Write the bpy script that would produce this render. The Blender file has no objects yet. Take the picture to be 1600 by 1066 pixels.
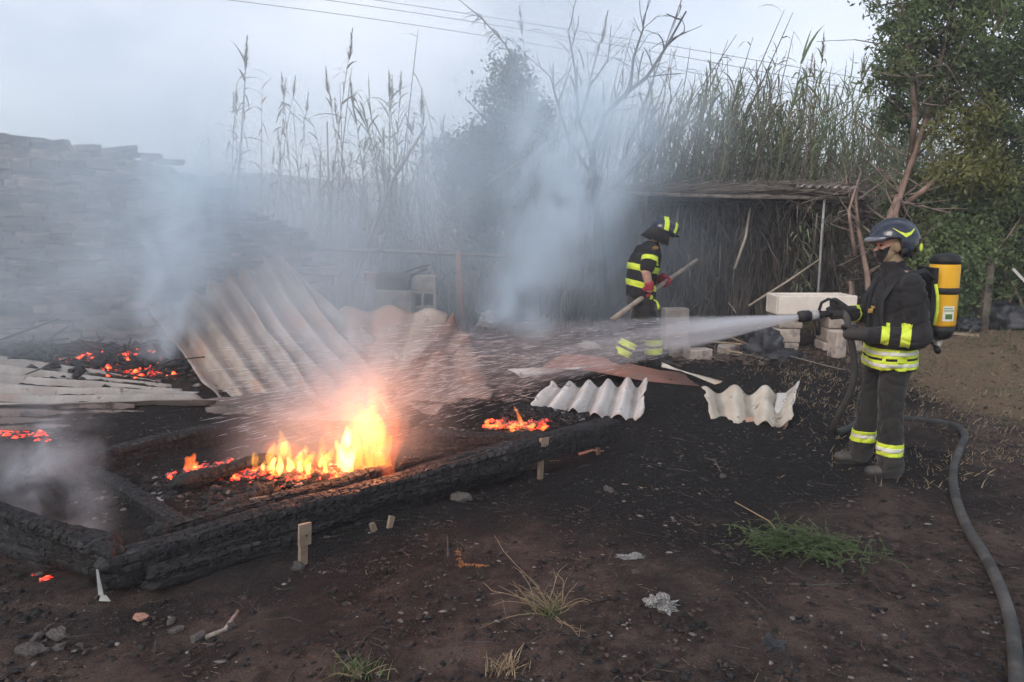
import bpy, bmesh, math, random
import numpy as np
from mathutils import Vector, Matrix, Quaternion, noise as mnoise

# ------------------------------------------------------------------ camera, world, sun, exposure
SC = bpy.context.scene
COL = SC.collection
FPX, HORIZON, CAM_H = 1180.0, 350.0, 1.8            # measured in the 1600x1066 photograph
PITCH = math.atan((533.0 - HORIZON) / FPX)
cam = bpy.data.cameras.new('camera')
cam.sensor_width = 36.0
cam.lens = FPX / 1600.0 * 36.0
cam.clip_start, cam.clip_end = 0.05, 2000.0
cam_o = bpy.data.objects.new('camera', cam)
cam_o.location = (0, 0, CAM_H)
cam_o.rotation_euler = (math.radians(90) - PITCH, 0, 0)
COL.objects.link(cam_o)
SC.camera = cam_o

SUN_EL, SUN_AZ = math.radians(38), math.radians(215)    # veiled sun, behind the camera's left shoulder
world = bpy.data.worlds.new('World')
SC.world = world
world.use_nodes = True
wn, wl = world.node_tree.nodes, world.node_tree.links
wn.clear()
w_out = wn.new('ShaderNodeOutputWorld')
w_bg = wn.new('ShaderNodeBackground')
w_sky = wn.new('ShaderNodeTexSky')
w_sky.sky_type = 'NISHITA'
w_sky.sun_disc = False
w_sky.sun_elevation = SUN_EL
w_sky.sun_rotation = SUN_AZ
w_sky.air_density, w_sky.dust_density, w_sky.ozone_density = 1.0, 2.2, 1.6
w_hsv = wn.new('ShaderNodeHueSaturation')
w_hsv.inputs['Saturation'].default_value = 1.15
w_tc = wn.new('ShaderNodeTexCoord')
w_map = wn.new('ShaderNodeMapping'); w_map.inputs['Scale'].default_value = (1.0, 1.0, 2.6)
w_noise = wn.new('ShaderNodeTexNoise')
w_noise.inputs['Scale'].default_value = 1.6; w_noise.inputs['Detail'].default_value = 5; w_noise.inputs['Roughness'].default_value = 0.5
w_ramp = wn.new('ShaderNodeValToRGB')
w_ramp.color_ramp.elements[0].position = 0.36; w_ramp.color_ramp.elements[0].color = (0, 0, 0, 1)
w_ramp.color_ramp.elements[1].position = 0.66; w_ramp.color_ramp.elements[1].color = (1, 1, 1, 1)
w_mix = wn.new('ShaderNodeMixRGB')
w_mix.inputs['Color2'].default_value = (7.9, 8.15, 8.8, 1)      # thin high overcast
w_fac = wn.new('ShaderNodeMath'); w_fac.operation = 'MULTIPLY_ADD'
w_fac.inputs[1].default_value = 0.52; w_fac.inputs[2].default_value = 0.22
wl.new(w_tc.outputs['Generated'], w_map.inputs['Vector']); wl.new(w_map.outputs['Vector'], w_noise.inputs['Vector'])
wl.new(w_noise.outputs['Fac'], w_ramp.inputs['Fac']); wl.new(w_ramp.outputs['Color'], w_fac.inputs[0])
wl.new(w_sky.outputs['Color'], w_hsv.inputs['Color']); wl.new(w_hsv.outputs['Color'], w_mix.inputs['Color1'])
wl.new(w_fac.outputs['Value'], w_mix.inputs['Fac']); wl.new(w_mix.outputs['Color'], w_bg.inputs['Color'])
wl.new(w_bg.outputs['Background'], w_out.inputs['Surface'])
w_bg.inputs['Strength'].default_value = 0.102

sun = bpy.data.lights.new('sun', 'SUN')
sun.energy, sun.angle, sun.color = 1.15, math.radians(25), (1.0, 0.95, 0.9)
sun_o = bpy.data.objects.new('sun', sun)
# direction towards the sun; the sky's rotation is measured clockwise from +Y
sd = Vector((math.sin(SUN_AZ) * math.cos(SUN_EL), math.cos(SUN_AZ) * math.cos(SUN_EL), math.sin(SUN_EL)))
sun_o.rotation_euler = sd.to_track_quat('Z', 'Y').to_euler()
COL.objects.link(sun_o)

vs = SC.view_settings
vs.view_transform, vs.look, vs.gamma, vs.use_curve_mapping = 'Standard', 'None', 1.0, False
vs.exposure = 0.58
cy = SC.cycles
cy.use_denoising = True
cy.denoiser = 'OPENIMAGEDENOISE'
cy.max_bounces, cy.diffuse_bounces, cy.glossy_bounces = 6, 3, 2
cy.transmission_bounces, cy.transparent_max_bounces, cy.volume_bounces = 3, 10, 3
cy.volume_max_steps = 48
cy.use_adaptive_sampling = True
cy.adaptive_threshold = 0.045
cy.sample_clamp_indirect = 4.0

# ------------------------------------------------------------------ geometry helpers
def ray(px, py):
    u, v = (px - 800.0) / FPX, (533.0 - py) / FPX
    c, s = math.cos(PITCH), math.sin(PITCH)
    return Vector((u, c + v * s, -s + v * c))
def AT(px, py, Y):
    """The point at distance Y (metres ahead) seen through a pixel of the photograph."""
    d = ray(px, py)
    t = Y / d.y
    return Vector((d.x * t, Y, CAM_H + d.z * t))
def GP(px, py, z=0.0):
    """The point at height z seen through a pixel."""
    d = ray(px, py)
    t = (z - CAM_H) / d.z
    return Vector((d.x * t, d.y * t, z))

def fbm(x, y, seed=0, octs=4, lac=2.03, gain=0.5):
    """Cheap value-noise fbm on numpy arrays, about -1..1."""
    tot = np.zeros_like(x, dtype=np.float64); a = 1.0; f = 1.0; n = 0.0
    for o in range(octs):
        X, Y = x * f + 17.3 * o, y * f - 9.1 * o
        xi, yi = np.floor(X), np.floor(Y)
        xf, yf = X - xi, Y - yi
        u, v = xf * xf * (3 - 2 * xf), yf * yf * (3 - 2 * yf)
        def h(i, j):
            q = np.sin(i * 127.1 + j * 311.7 + (seed + o) * 74.7) * 43758.5453
            return (q - np.floor(q)) * 2 - 1
        tot += a * ((h(xi, yi) * (1 - u) + h(xi + 1, yi) * u) * (1 - v) + (h(xi, yi + 1) * (1 - u) + h(xi + 1, yi + 1) * u) * v)
        n += a; a *= gain; f *= lac
    return tot / n
def cells(x, y, seed=0, jit=0.7):
    """F1 and F2-F1 of a jittered-grid Voronoi, plus a random number for the cell."""
    xi, yi = np.floor(x), np.floor(y)
    f1 = np.full(x.shape, 9.0); f2 = np.full(x.shape, 9.0); rid = np.zeros(x.shape)
    def h(i, j, k):
        q = np.sin(i * 127.1 + j * 311.7 + k * 74.7 + seed * 19.19) * 43758.5453
        return q - np.floor(q)
    for dx in (-1, 0, 1):
        for dy in (-1, 0, 1):
            cx, cy_ = xi + dx, yi + dy
            d = np.hypot(cx + .5 - jit / 2 + jit * h(cx, cy_, 1) - x, cy_ + .5 - jit / 2 + jit * h(cx, cy_, 2) - y)
            near = d < f1
            f2 = np.where(near, f1, np.minimum(f2, d))
            rid = np.where(near, h(cx, cy_, 3), rid)
            f1 = np.where(near, d, f1)
    return f1, f2 - f1, rid

def G2(x, y, cx, cy_, rx, ry):
    return np.exp(-((x - cx) / rx) ** 2 - ((y - cy_) / ry) ** 2)
def relief(x, y):
    """Height of the ground without its fine clods."""
    x = np.asarray(x, float); y = np.asarray(y, float)
    z = 0.035 * fbm(x * 0.6, y * 0.6, 3, 3)
    z = z + 0.42 * G2(x, y, -5.2, 8.3, 2.6, 1.5)          # burnt heap against the stone wall
    z = z + 0.07 * G2(x, y, -1.6, 5.0, 1.3, 0.9) + 0.11 * G2(x, y, -1.35, 5.25, 0.75, 0.55)      # ash bed under the fire
    z = z + 0.10 * G2(x, y, 0.05, 6.7, 0.6, 0.5)
    z = z + 0.36 / (1 + np.exp(-np.clip((x - 4.7) / .30, -30, 30))) / (1 + np.exp(-np.clip((y - 9.1) / .28, -30, 30)))   # low bank below the hedge
    return z
def gz(x, y):
    return float(relief(np.array([x]), np.array([y]))[0])
def GD(px, py):
    """A pixel's point on the ground."""
    p = GP(px, py)
    for _ in range(6):
        p = GP(px, py, gz(p.x, p.y))
    return p

def mesh(name, verts, faces, smooth=False):
    m = bpy.data.meshes.new(name)
    m.from_pydata([tuple(v) for v in verts], [], faces)
    if smooth:
        m.polygons.foreach_set('use_smooth', [True] * len(m.polygons))
    m.update()
    return m
def qmesh(name, verts, quads, smooth=False):
    """Fast quad mesh from numpy arrays."""
    verts = np.asarray(verts, np.float32); quads = np.asarray(quads, np.int32)
    m = bpy.data.meshes.new(name)
    m.vertices.add(len(verts)); m.vertices.foreach_set('co', verts.ravel())
    m.loops.add(quads.size); m.loops.foreach_set('vertex_index', quads.ravel())
    k = quads.shape[1]
    m.polygons.add(len(quads)); m.polygons.foreach_set('loop_start', np.arange(0, quads.size, k, dtype=np.int32))
    if smooth:
        m.polygons.foreach_set('use_smooth', np.ones(len(quads), bool))
    m.update(calc_edges=True); m.validate()
    return m
def obj(name, me, mat=None, parent=None, loc=None, rot=None, scale=None):
    o = bpy.data.objects.new(name, me)
    COL.objects.link(o)
    if mat is not None and me is not None and not me.materials:
        for mm in (mat if isinstance(mat, (list, tuple)) else [mat]):
            me.materials.append(mm)
    if parent is not None:
        o.parent = parent
    if loc is not None: o.location = loc
    if rot is not None: o.rotation_euler = rot
    if scale is not None: o.scale = scale
    return o
def tag(o, label, cat, group=None, kind=None):
    o['label'] = label
    o['category'] = cat
    if group: o['group'] = group
    if kind: o['kind'] = kind
    return o
def empty(name, loc=(0, 0, 0), rz=0.0):
    o = bpy.data.objects.new(name, None)
    COL.objects.link(o)
    o.location = loc
    o.rotation_euler = (0, 0, rz)
    return o
def copy_tree(o, parent=None):
    c = o.copy(); COL.objects.link(c); c.parent = parent
    for ch in list(o.children):
        copy_tree(ch, c)
    return c

class MB:
    """Collects simple closed shapes into one mesh."""
    def __init__(s): s.v = []; s.f = []
    def add(s, vs, fs):
        b = len(s.v)
        s.v += [Vector(v) for v in vs]
        s.f += [tuple(i + b for i in f) for f in fs]
        return s
    def box(s, c, size, rot=None, taper=1.0, jit=0.0, rnd=random):
        hx, hy, hz = size[0] / 2, size[1] / 2, size[2] / 2
        vs = []
        for z in (-hz, hz):
            k = 1.0 if z < 0 else taper
            for x, y in ((-hx, -hy), (hx, -hy), (hx, hy), (-hx, hy)):
                p = Vector((x * k + rnd.uniform(-jit, jit), y * k + rnd.uniform(-jit, jit), z + rnd.uniform(-jit, jit)))
                if rot is not None: p = rot @ p
                vs.append(p + Vector(c))
        return s.add(vs, [(3, 2, 1, 0), (4, 5, 6, 7), (0, 1, 5, 4), (1, 2, 6, 5), (2, 3, 7, 6), (3, 0, 4, 7)])
    def tube(s, pts, rad, n=6, cap=True, squash=None):
        pts = [Vector(p) for p in pts]
        rad = rad if isinstance(rad, (list, tuple)) else [rad] * len(pts)
        up = Vector((0.123, 0.456, 0.88)); vs = []; fs = []
        prev = None
        for i, p in enumerate(pts):
            t = (pts[min(i + 1, len(pts) - 1)] - pts[max(i - 1, 0)])
            t = t.normalized() if t.length > 1e-9 else Vector((0, 0, 1))
            if prev is None:
                a = t.cross(up)
                if a.length < 1e-3: a = t.cross(Vector((1, 0, 0)))
                a.normalize()
            else:
                a = prev - t * prev.dot(t); a.normalize()
            prev = a
            b = t.cross(a)
            for k in range(n):
                an = 2 * math.pi * k / n
                sx, sy = (1, 1) if squash is None else squash
                vs.append(p + (a * math.cos(an) * sx + b * math.sin(an) * sy) * rad[i])
        for i in range(len(pts) - 1):
            for k in range(n):
                k2 = (k + 1) % n
                fs.append((i * n + k, i * n + k2, (i + 1) * n + k2, (i + 1) * n + k))
        if cap:
            fs.append(tuple(range(n - 1, -1, -1)))
            fs.append(tuple((len(pts) - 1) * n + k for k in range(n)))
        return s.add(vs, fs)
    def lathe(s, prof, n=20, M=None):
        """prof: (radius, z) from bottom to top."""
        vs = []; fs = []
        for r, z in prof:
            for k in range(n):
                a = 2 * math.pi * k / n
                p = Vector((r * math.cos(a), r * math.sin(a), z))
                vs.append(M @ p if M is not None else p)
        for i in range(len(prof) - 1):
            for k in range(n):
                k2 = (k + 1) % n
                fs.append((i * n + k, i * n + k2, (i + 1) * n + k2, (i + 1) * n + k))
        fs.append(tuple(range(n - 1, -1, -1))); fs.append(tuple((len(prof) - 1) * n + k for k in range(n)))
        return s.add(vs, fs)
    def ell(s, c, r, rot=None, n=14, m=9):
        vs = []; fs = []
        for i in range(m + 1):
            th = math.pi * i / m
            for k in range(n):
                a = 2 * math.pi * k / n
                p = Vector((r[0] * math.sin(th) * math.cos(a), r[1] * math.sin(th) * math.sin(a), -r[2] * math.cos(th)))
                if i in (0, m): p += Vector((math.cos(a), math.sin(a), 0)) * 1e-5
                if rot is not None: p = rot @ p
                vs.append(p + Vector(c))
        for i in range(m):
            for k in range(n):
                k2 = (k + 1) % n
                fs.append((i * n + k, i * n + k2, (i + 1) * n + k2, (i + 1) * n + k))
        fs.append(tuple(range(n - 1, -1, -1))); fs.append(tuple(m * n + k for k in range(n)))
        return s.add(vs, fs)
    def mesh(s, name, smooth=False):
        return mesh(name, s.v, s.f, smooth)
    def build(s, name, mat, parent=None, smooth=False):
        return obj(name, s.mesh(name, smooth), mat, parent)
# ------------------------------------------------------------------ materials
class E:
    """A value in a node tree; + - * / build Math nodes."""
    def __init__(s, T, v): s.T, s.v = T, v
    def _op(s, op, *a): return s.T.math(op, s, *a)
    def __add__(s, o): return s._op('ADD', o)
    def __radd__(s, o): return s._op('ADD', o)
    def __sub__(s, o): return s._op('SUBTRACT', o)
    def __rsub__(s, o): return s.T.math('SUBTRACT', o, s)
    def __mul__(s, o): return s._op('MULTIPLY', o)
    def __rmul__(s, o): return s._op('MULTIPLY', o)
    def __truediv__(s, o): return s._op('DIVIDE', o)
    def __rtruediv__(s, o): return s.T.math('DIVIDE', o, s)
    def __pow__(s, o): return s._op('POWER', o)
class Tree:
    def __init__(s, name):
        s.m = bpy.data.materials.new(name); s.m.use_nodes = True
        s.t = s.m.node_tree; s.t.nodes.clear()
        s.out = s.t.nodes.new('ShaderNodeOutputMaterial')
        s._tc = None
    def n(s, t): return s.t.nodes.new('ShaderNode' + t)
    def put(s, sock, v):
        if isinstance(v, E): v = v.v
        if isinstance(v, bpy.types.NodeSocket): s.t.links.new(v, sock)
        elif isinstance(v, (tuple, list)) and len(v) == 3 and sock.type == 'RGBA': sock.default_value = (*v, 1)
        else: sock.default_value = v
    def math(s, op, *a, clamp=False):
        k = s.n('Math'); k.operation = op; k.use_clamp = clamp
        for i, x in enumerate(a): s.put(k.inputs[i], x)
        return E(s, k.outputs[0])
    def tc(s, which='Object'):
        if s._tc is None: s._tc = s.n('TexCoord')
        return s._tc.outputs[which]
    def xyz(s, vec):
        k = s.n('SeparateXYZ'); s.put(k.inputs[0], vec)
        return [E(s, k.outputs[i]) for i in range(3)]
    def vec(s, x, y, z):
        k = s.n('CombineXYZ')
        for i, q in enumerate((x, y, z)): s.put(k.inputs[i], q)
        return k.outputs[0]
    def scaled(s, vec, sc):
        k = s.n('Mapping'); s.put(k.inputs['Vector'], vec); k.inputs['Scale'].default_value = sc
        return k.outputs[0]
    def noise(s, scale, detail=4, rough=0.55, vec=None, dist=0.0, color=False):
        k = s.n('TexNoise'); s.put(k.inputs['Vector'], vec if vec is not None else s.tc())
        k.inputs['Scale'].default_value = scale; k.inputs['Detail'].default_value = detail
        k.inputs['Roughness'].default_value = rough; k.inputs['Distortion'].default_value = dist
        return k.outputs['Color'] if color else E(s, k.outputs['Fac'])
    def voro(s, scale, feature='F1', vec=None, out='Distance', rand=1.0):
        k = s.n('TexVoronoi'); k.feature = feature; s.put(k.inputs['Vector'], vec if vec is not None else s.tc())
        k.inputs['Scale'].default_value = scale; k.inputs['Randomness'].default_value = rand
        return E(s, k.outputs[out])
    def step(s, x, a, b):
        k = s.n('MapRange'); k.interpolation_type = 'SMOOTHSTEP'
        s.put(k.inputs['Value'], x); s.put(k.inputs['From Min'], a); s.put(k.inputs['From Max'], b)
        return E(s, k.outputs['Result'])
    def mix(s, f, a, b, blend='MIX'):
        k = s.n('MixRGB'); k.blend_type = blend
        s.put(k.inputs['Fac'], f); s.put(k.inputs['Color1'], a); s.put(k.inputs['Color2'], b)
        return k.outputs['Color']
    def rnd(s):
        return E(s, s.n('ObjectInfo').outputs['Random'])
    def bump(s, h, strength=0.5, dist=0.01, normal=None):
        k = s.n('Bump'); k.inputs['Strength'].default_value = strength; k.inputs['Distance'].default_value = dist
        s.put(k.inputs['Height'], h)
        if normal is not None: s.put(k.inputs['Normal'], normal)
        return k.outputs['Normal']
    def surf(s, color, rough=0.8, normal=None, metal=0.0, spec=0.5, emis=None, estr=0.0, trans=0.0, sheen=0.0, coat=0.0):
        p = s.n('BsdfPrincipled')
        s.put(p.inputs['Base Color'], color); s.put(p.inputs['Roughness'], rough); s.put(p.inputs['Metallic'], metal)
        s.put(p.inputs['Specular IOR Level'], spec)
        if normal is not None: s.put(p.inputs['Normal'], normal)
        if emis is not None: s.put(p.inputs['Emission Color'], emis); s.put(p.inputs['Emission Strength'], estr)
        if sheen: p.inputs['Sheen Weight'].default_value = sheen
        if coat: p.inputs['Coat Weight'].default_value = coat; p.inputs['Coat Roughness'].default_value = 0.12
        sh = p.outputs[0]
        if trans:
            t = s.n('BsdfTranslucent'); s.put(t.inputs['Color'], color)
            mx = s.n('MixShader'); mx.inputs[0].default_value = trans
            s.t.links.new(sh, mx.inputs[1]); s.t.links.new(t.outputs[0], mx.inputs[2]); sh = mx.outputs[0]
        s.t.links.new(sh, s.out.inputs['Surface'])
        return s.m
    def volume(s, density, color=(1, 1, 1), aniso=0.0, emis=None, estr=0.0, absorb=None):
        k = s.n('VolumePrincipled')
        s.put(k.inputs['Density'], density); s.put(k.inputs['Color'], color); k.inputs['Anisotropy'].default_value = aniso
        if emis is not None: s.put(k.inputs['Emission Color'], emis); s.put(k.inputs['Emission Strength'], estr)
        if absorb is not None: s.put(k.inputs['Absorption Color'], absorb)
        s.t.links.new(k.outputs[0], s.out.inputs['Volume'])
        return s.m

def rough_mat(name, c1, c2, scale=6.0, rough=0.85, bump=0.5, bscale=40.0, bdist=0.01, spec=0.3, dirt=None, dscale=2.0, dlo=0.5, dhi=0.7, random_tint=0.0, coords='Object', trans=0.0, sheen=0.0):
    """Two-tone noisy surface with fine relief and an optional third tone in patches."""
    T = Tree(name)
    v = T.tc(coords)
    c = T.mix(T.step(T.noise(scale, 5, 0.6, v), 0.32, 0.68), c1, c2)
    if dirt is not None:
        c = T.mix(T.step(T.noise(dscale, 6, 0.65, v), dlo, dhi), c, dirt)
    if random_tint:
        f = T.rnd() * (2 * random_tint) + (1 - random_tint)
        k = T.n('MixRGB'); k.blend_type = 'MULTIPLY'; k.inputs['Fac'].default_value = 1.0
        T.put(k.inputs['Color1'], c); T.put(k.inputs['Color2'], f); c = k.outputs['Color']
    nrm = T.bump(T.noise(bscale, 6, 0.6, v), bump, bdist) if bump else None
    return T.surf(c, rough, nrm, spec=spec, trans=trans, sheen=sheen)

M = {}
M['char'] = None
def make_char():
    T = Tree('charred_wood')
    n1 = T.noise(9, 6, 0.6); n2 = T.noise(55, 5, 0.65)
    c = T.mix(T.step(n2, 0.35, 0.75), (0.006, 0.006, 0.0065), (0.028, 0.027, 0.028))
    c = T.mix(T.step(n1 * 0.6 + n2 * 0.4, 0.58, 0.72) * 0.6, c, (0.07, 0.068, 0.068))
    at = T.n('Attribute'); at.attribute_name = 'block'       # ash-bloomed faces of the char blocks
    c = T.mix(T.step(E(T, at.outputs['Fac']) * (n2 * .8 + .6), .40, 1.0) * .55, c, (0.075, 0.072, 0.072))
    b = T.bump(T.voro(60, 'DISTANCE_TO_EDGE'), 0.35, 0.004, T.bump(n2, 0.6, 0.008))
    return T.surf(c, T.step(n1, 0.3, 0.7) * 0.25 + 0.55, b, spec=0.22)
M['char'] = make_char()
def make_ember():
    T = Tree('glowing_ember')
    n = T.noise(9, 4, 0.6, T.tc('Generated')) ; g = T.noise(14, 5, 0.7)
    hot = T.step(g * 0.75 + n * 0.25, 0.47, 0.60)
    e = T.mix(T.step(g, 0.55, 0.70), (1.0, 0.03, 0.008), (1.0, 0.22, 0.03))
    c = T.mix(T.step(n, 0.3, 0.7), (0.012, 0.011, 0.011), (0.10, 0.09, 0.088))
    return T.surf(c, 0.9, T.bump(g, 0.6, 0.01), emis=e, estr=hot * 3.2)
M['ember'] = make_ember()
def make_cement(name, c1, c2, stain, soot, sdens=0.55):
    T = Tree(name)
    c = T.mix(T.step(T.noise(3.5, 6, 0.6), 0.3, 0.7), c1, c2)
    c = T.mix(T.step(T.noise(1.7, 6, 0.62), 0.50, 0.70) * 0.8, c, stain)
    c = T.mix(T.step(T.noise(7, 7, 0.7), sdens, sdens + 0.12) * 0.9, c, soot)
    c = T.mix(T.step(T.noise(60, 3, 0.6), 0.55, 0.75) * 0.4, c, soot)
    at = T.n('Attribute'); at.attribute_name = 'valley'      # darker towards the troughs of the waves
    c = T.mix(T.step(E(T, at.outputs['Fac']) + (T.noise(5, 5, .65) - .5) * .9, .35, 1.0) * .52, c, soot)
    return T.surf(c, 0.85, T.bump(T.noise(45, 6, 0.65), 0.5, 0.006), spec=0.25)
M['sheet_grey'] = make_cement('fibre_cement_grey', (0.22, 0.205, 0.195), (0.34, 0.32, 0.295), (0.22, 0.165, 0.14), (0.07, 0.06, 0.055), 0.58)
M['sheet_pink'] = make_cement('fibre_cement_pinkish', (0.25, 0.205, 0.18), (0.38, 0.325, 0.285), (0.36, 0.21, 0.16), (0.13, 0.10, 0.09), 0.60)
M['sheet_white'] = make_cement('fibre_cement_white', (0.40, 0.385, 0.37), (0.58, 0.56, 0.54), (0.36, 0.26, 0.23), (0.05, 0.045, 0.042), 0.57)
M['sheet_cream'] = make_cement('fibre_cement_cream', (0.40, 0.355, 0.29), (0.55, 0.50, 0.42), (0.33, 0.24, 0.175), (0.08, 0.06, 0.05), 0.57)
M['sheet_brown'] = make_cement('fibre_cement_brown', (0.16, 0.11, 0.09), (0.25, 0.175, 0.145), (0.22, 0.12, 0.09), (0.07, 0.05, 0.045), 0.56)
M['sheet_red'] = make_cement('red_brown_sheet', (0.24, 0.10, 0.075), (0.34, 0.16, 0.12), (0.20, 0.12, 0.10), (0.06, 0.045, 0.04), 0.58)
M['sheet_under'] = make_cement('sheet_scorched_tan', (0.40, 0.24, 0.16), (0.50, 0.33, 0.24), (0.30, 0.16, 0.11), (0.10, 0.06, 0.05), 0.6)
M['sheet_sooty'] = make_cement('fibre_cement_sooty', (.10, .085, .08), (.17, .14, .13), (.08, .06, .055), (.03, .026, .025), 0.5)
M['stone_wall'] = rough_mat('wall_stone', (0.14, 0.115, 0.10), (0.36, 0.265, 0.21), 2.2, 0.9, 0.8, 22, 0.02, dirt=(0.035, 0.03, 0.03), dscale=1.1, dlo=0.48, dhi=0.66, random_tint=0.65)
M['stone'] = rough_mat('field_stone', (0.05, 0.045, 0.043), (0.12, 0.105, 0.092), 9, 0.9, 0.7, 40, 0.01, dirt=(0.03, 0.028, 0.027), dscale=5, random_tint=0.3)
M['concrete'] = rough_mat('concrete_block', (0.30, 0.25, 0.21), (0.44, 0.37, 0.32), 5, 0.95, 0.7, 70, 0.006, dirt=(0.14, 0.11, 0.10), dscale=3.2, dlo=0.52, dhi=0.7, random_tint=0.2)
M['terracotta'] = rough_mat('terracotta', (0.28, 0.14, 0.10), (0.38, 0.21, 0.155), 6, 0.9, 0.5, 60, 0.005, dirt=(0.2, 0.12, 0.1), dscale=3)
M['white_block'] = rough_mat('white_foam_concrete', (0.60, 0.53, 0.46), (0.72, 0.65, 0.57), 4, 0.9, 0.4, 60, 0.005, dirt=(0.42, 0.36, 0.32), dscale=3.5, dlo=0.6, dhi=0.75)
M['wood_grey'] = rough_mat('weathered_wood', (0.20, 0.165, 0.135), (0.34, 0.29, 0.245), 8, 0.85, 0.6, 50, 0.006, dirt=(0.09, 0.07, 0.06), dscale=6)
M['wood_pale'] = rough_mat('pale_wood', (0.17, 0.125, 0.09), (0.29, 0.225, 0.16), 9, 0.8, 0.5, 60, 0.004, dirt=(0.17, 0.12, 0.09), dscale=7, random_tint=0.2)
M['wood_red'] = rough_mat('scorched_red_post', (0.30, 0.14, 0.095), (0.40, 0.22, 0.16), 8, 0.85, 0.5, 50, 0.006)
M['tarp'] = rough_mat('black_tarp', (0.012, 0.013, 0.016), (0.03, 0.032, 0.038), 6, 0.45, 0.5, 14, 0.02, spec=0.5)
M['bark'] = rough_mat('bark', (0.13, 0.10, 0.085), (0.26, 0.20, 0.16), 9, 0.9, 0.9, 26, 0.02, dirt=(0.06, 0.05, 0.045), dscale=4)
M['bark_pink'] = rough_mat('peeling_bark', (0.19, 0.125, 0.098), (0.30, 0.21, 0.165), 7, 0.9, 0.7, 30, 0.015, dirt=(0.14, 0.10, 0.08), dscale=3)
M['burnt_bark'] = rough_mat('burnt_bark', (0.03, 0.027, 0.026), (0.09, 0.075, 0.068), 9, 0.9, 0.8, 26, 0.02)
M['cane_burnt'] = rough_mat('scorched_cane', (0.085, 0.07, 0.06), (0.21, 0.175, 0.145), 3, 0.8, 0.0, random_tint=0.4)
M['cane_dry'] = rough_mat('dry_cane', (0.26, 0.22, 0.16), (0.40, 0.34, 0.26), 2.5, 0.7, 0.0, dirt=(0.10, 0.08, 0.07), dscale=1.1, dlo=0.5, dhi=0.65, random_tint=0.35)
M['cane_green'] = rough_mat('green_cane', (0.13, 0.16, 0.09), (0.22, 0.24, 0.14), 2.5, 0.6, 0.0, random_tint=0.3)
def leaf_mat(name, c1, c2, scale=1.3, trans=0.45, dirt=None, rough=0.55, dlo=0.5, dhi=0.66):
    return rough_mat(name, c1, c2, scale, rough, 0.0, dirt=dirt, dscale=0.9, dlo=dlo, dhi=dhi, random_tint=0.2, trans=trans, spec=0.35)
M['leaf_cane'] = leaf_mat('cane_leaf', (0.15, 0.20, 0.11), (0.25, 0.30, 0.175), dirt=(0.28, 0.25, 0.17), dlo=.46, dhi=.62)
M['leaf_dry'] = leaf_mat('dry_cane_leaf', (0.22, 0.185, 0.13), (0.36, 0.30, 0.215), dirt=(0.10, 0.08, 0.065))
M['leaf_burnt'] = leaf_mat('scorched_leaf', (0.12, 0.098, 0.08), (0.24, 0.20, 0.165))
M['plume'] = leaf_mat('cane_plume', (0.24, 0.20, 0.165), (0.36, 0.31, 0.26))
M['leaf_ever'] = leaf_mat('evergreen_leaf', (0.035, 0.05, 0.028), (0.075, 0.095, 0.05), dirt=(0.13, 0.095, 0.06), dlo=0.54, dhi=0.68)
M['leaf_ever_brown'] = leaf_mat('scorched_evergreen_leaf', (0.14, 0.09, 0.065), (0.22, 0.15, 0.11))
M['leaf_tree'] = leaf_mat('tree_leaf', (0.10, 0.145, 0.065), (0.20, 0.255, 0.11), dirt=(0.17, 0.17, 0.055), dlo=0.55, dhi=0.68)
M['leaf_ivy'] = leaf_mat('creeper_leaf', (0.11, 0.165, 0.07), (0.21, 0.27, 0.115), dirt=(0.15, 0.15, 0.07))
M['weed'] = leaf_mat('green_weed', (0.052, 0.082, 0.028), (0.105, 0.145, 0.055), 6, 0.3)
M['straw'] = leaf_mat('dry_weed', (0.22, 0.16, 0.09), (0.34, 0.26, 0.16), 6, 0.25)
M['metal_grey'] = rough_mat('grey_metal', (0.26, 0.26, 0.26), (0.36, 0.355, 0.35), 8, 0.5, 0.2, 60, 0.002, spec=0.5, dirt=(0.16, 0.11, 0.08), dscale=6, dlo=0.58, dhi=0.72)
M['wire'] = rough_mat('power_wire', (0.10, 0.10, 0.11), (0.13, 0.13, 0.14), 2, 0.6, 0.0)
# ------------------------------------------------------------------ ground
def burnt_mask(x, y):
    """1 where the soil is scorched black, 0 on bare brown earth (a shape of its own, not shade)."""
    n = fbm(x * 0.9, y * 0.9, 11, 4)
    near_frame = 1.2 * np.exp(-((x + 1.4) / 2.7) ** 2 - ((y - 6.2) / 2.9) ** 2)
    back = 0.12 * np.exp(-((x - .5) / 4.5) ** 2 - ((y - 3.6) / 1.6) ** 2) + 1.1 * G2(x, y, 2.4, 8.6, 2.6, 2.3) + 0.9 * G2(x, y, 1.9, 5.9, 1.6, 1.3)
    return np.clip(near_frame + back + 0.55 * n - 0.12, 0, 1)

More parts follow.
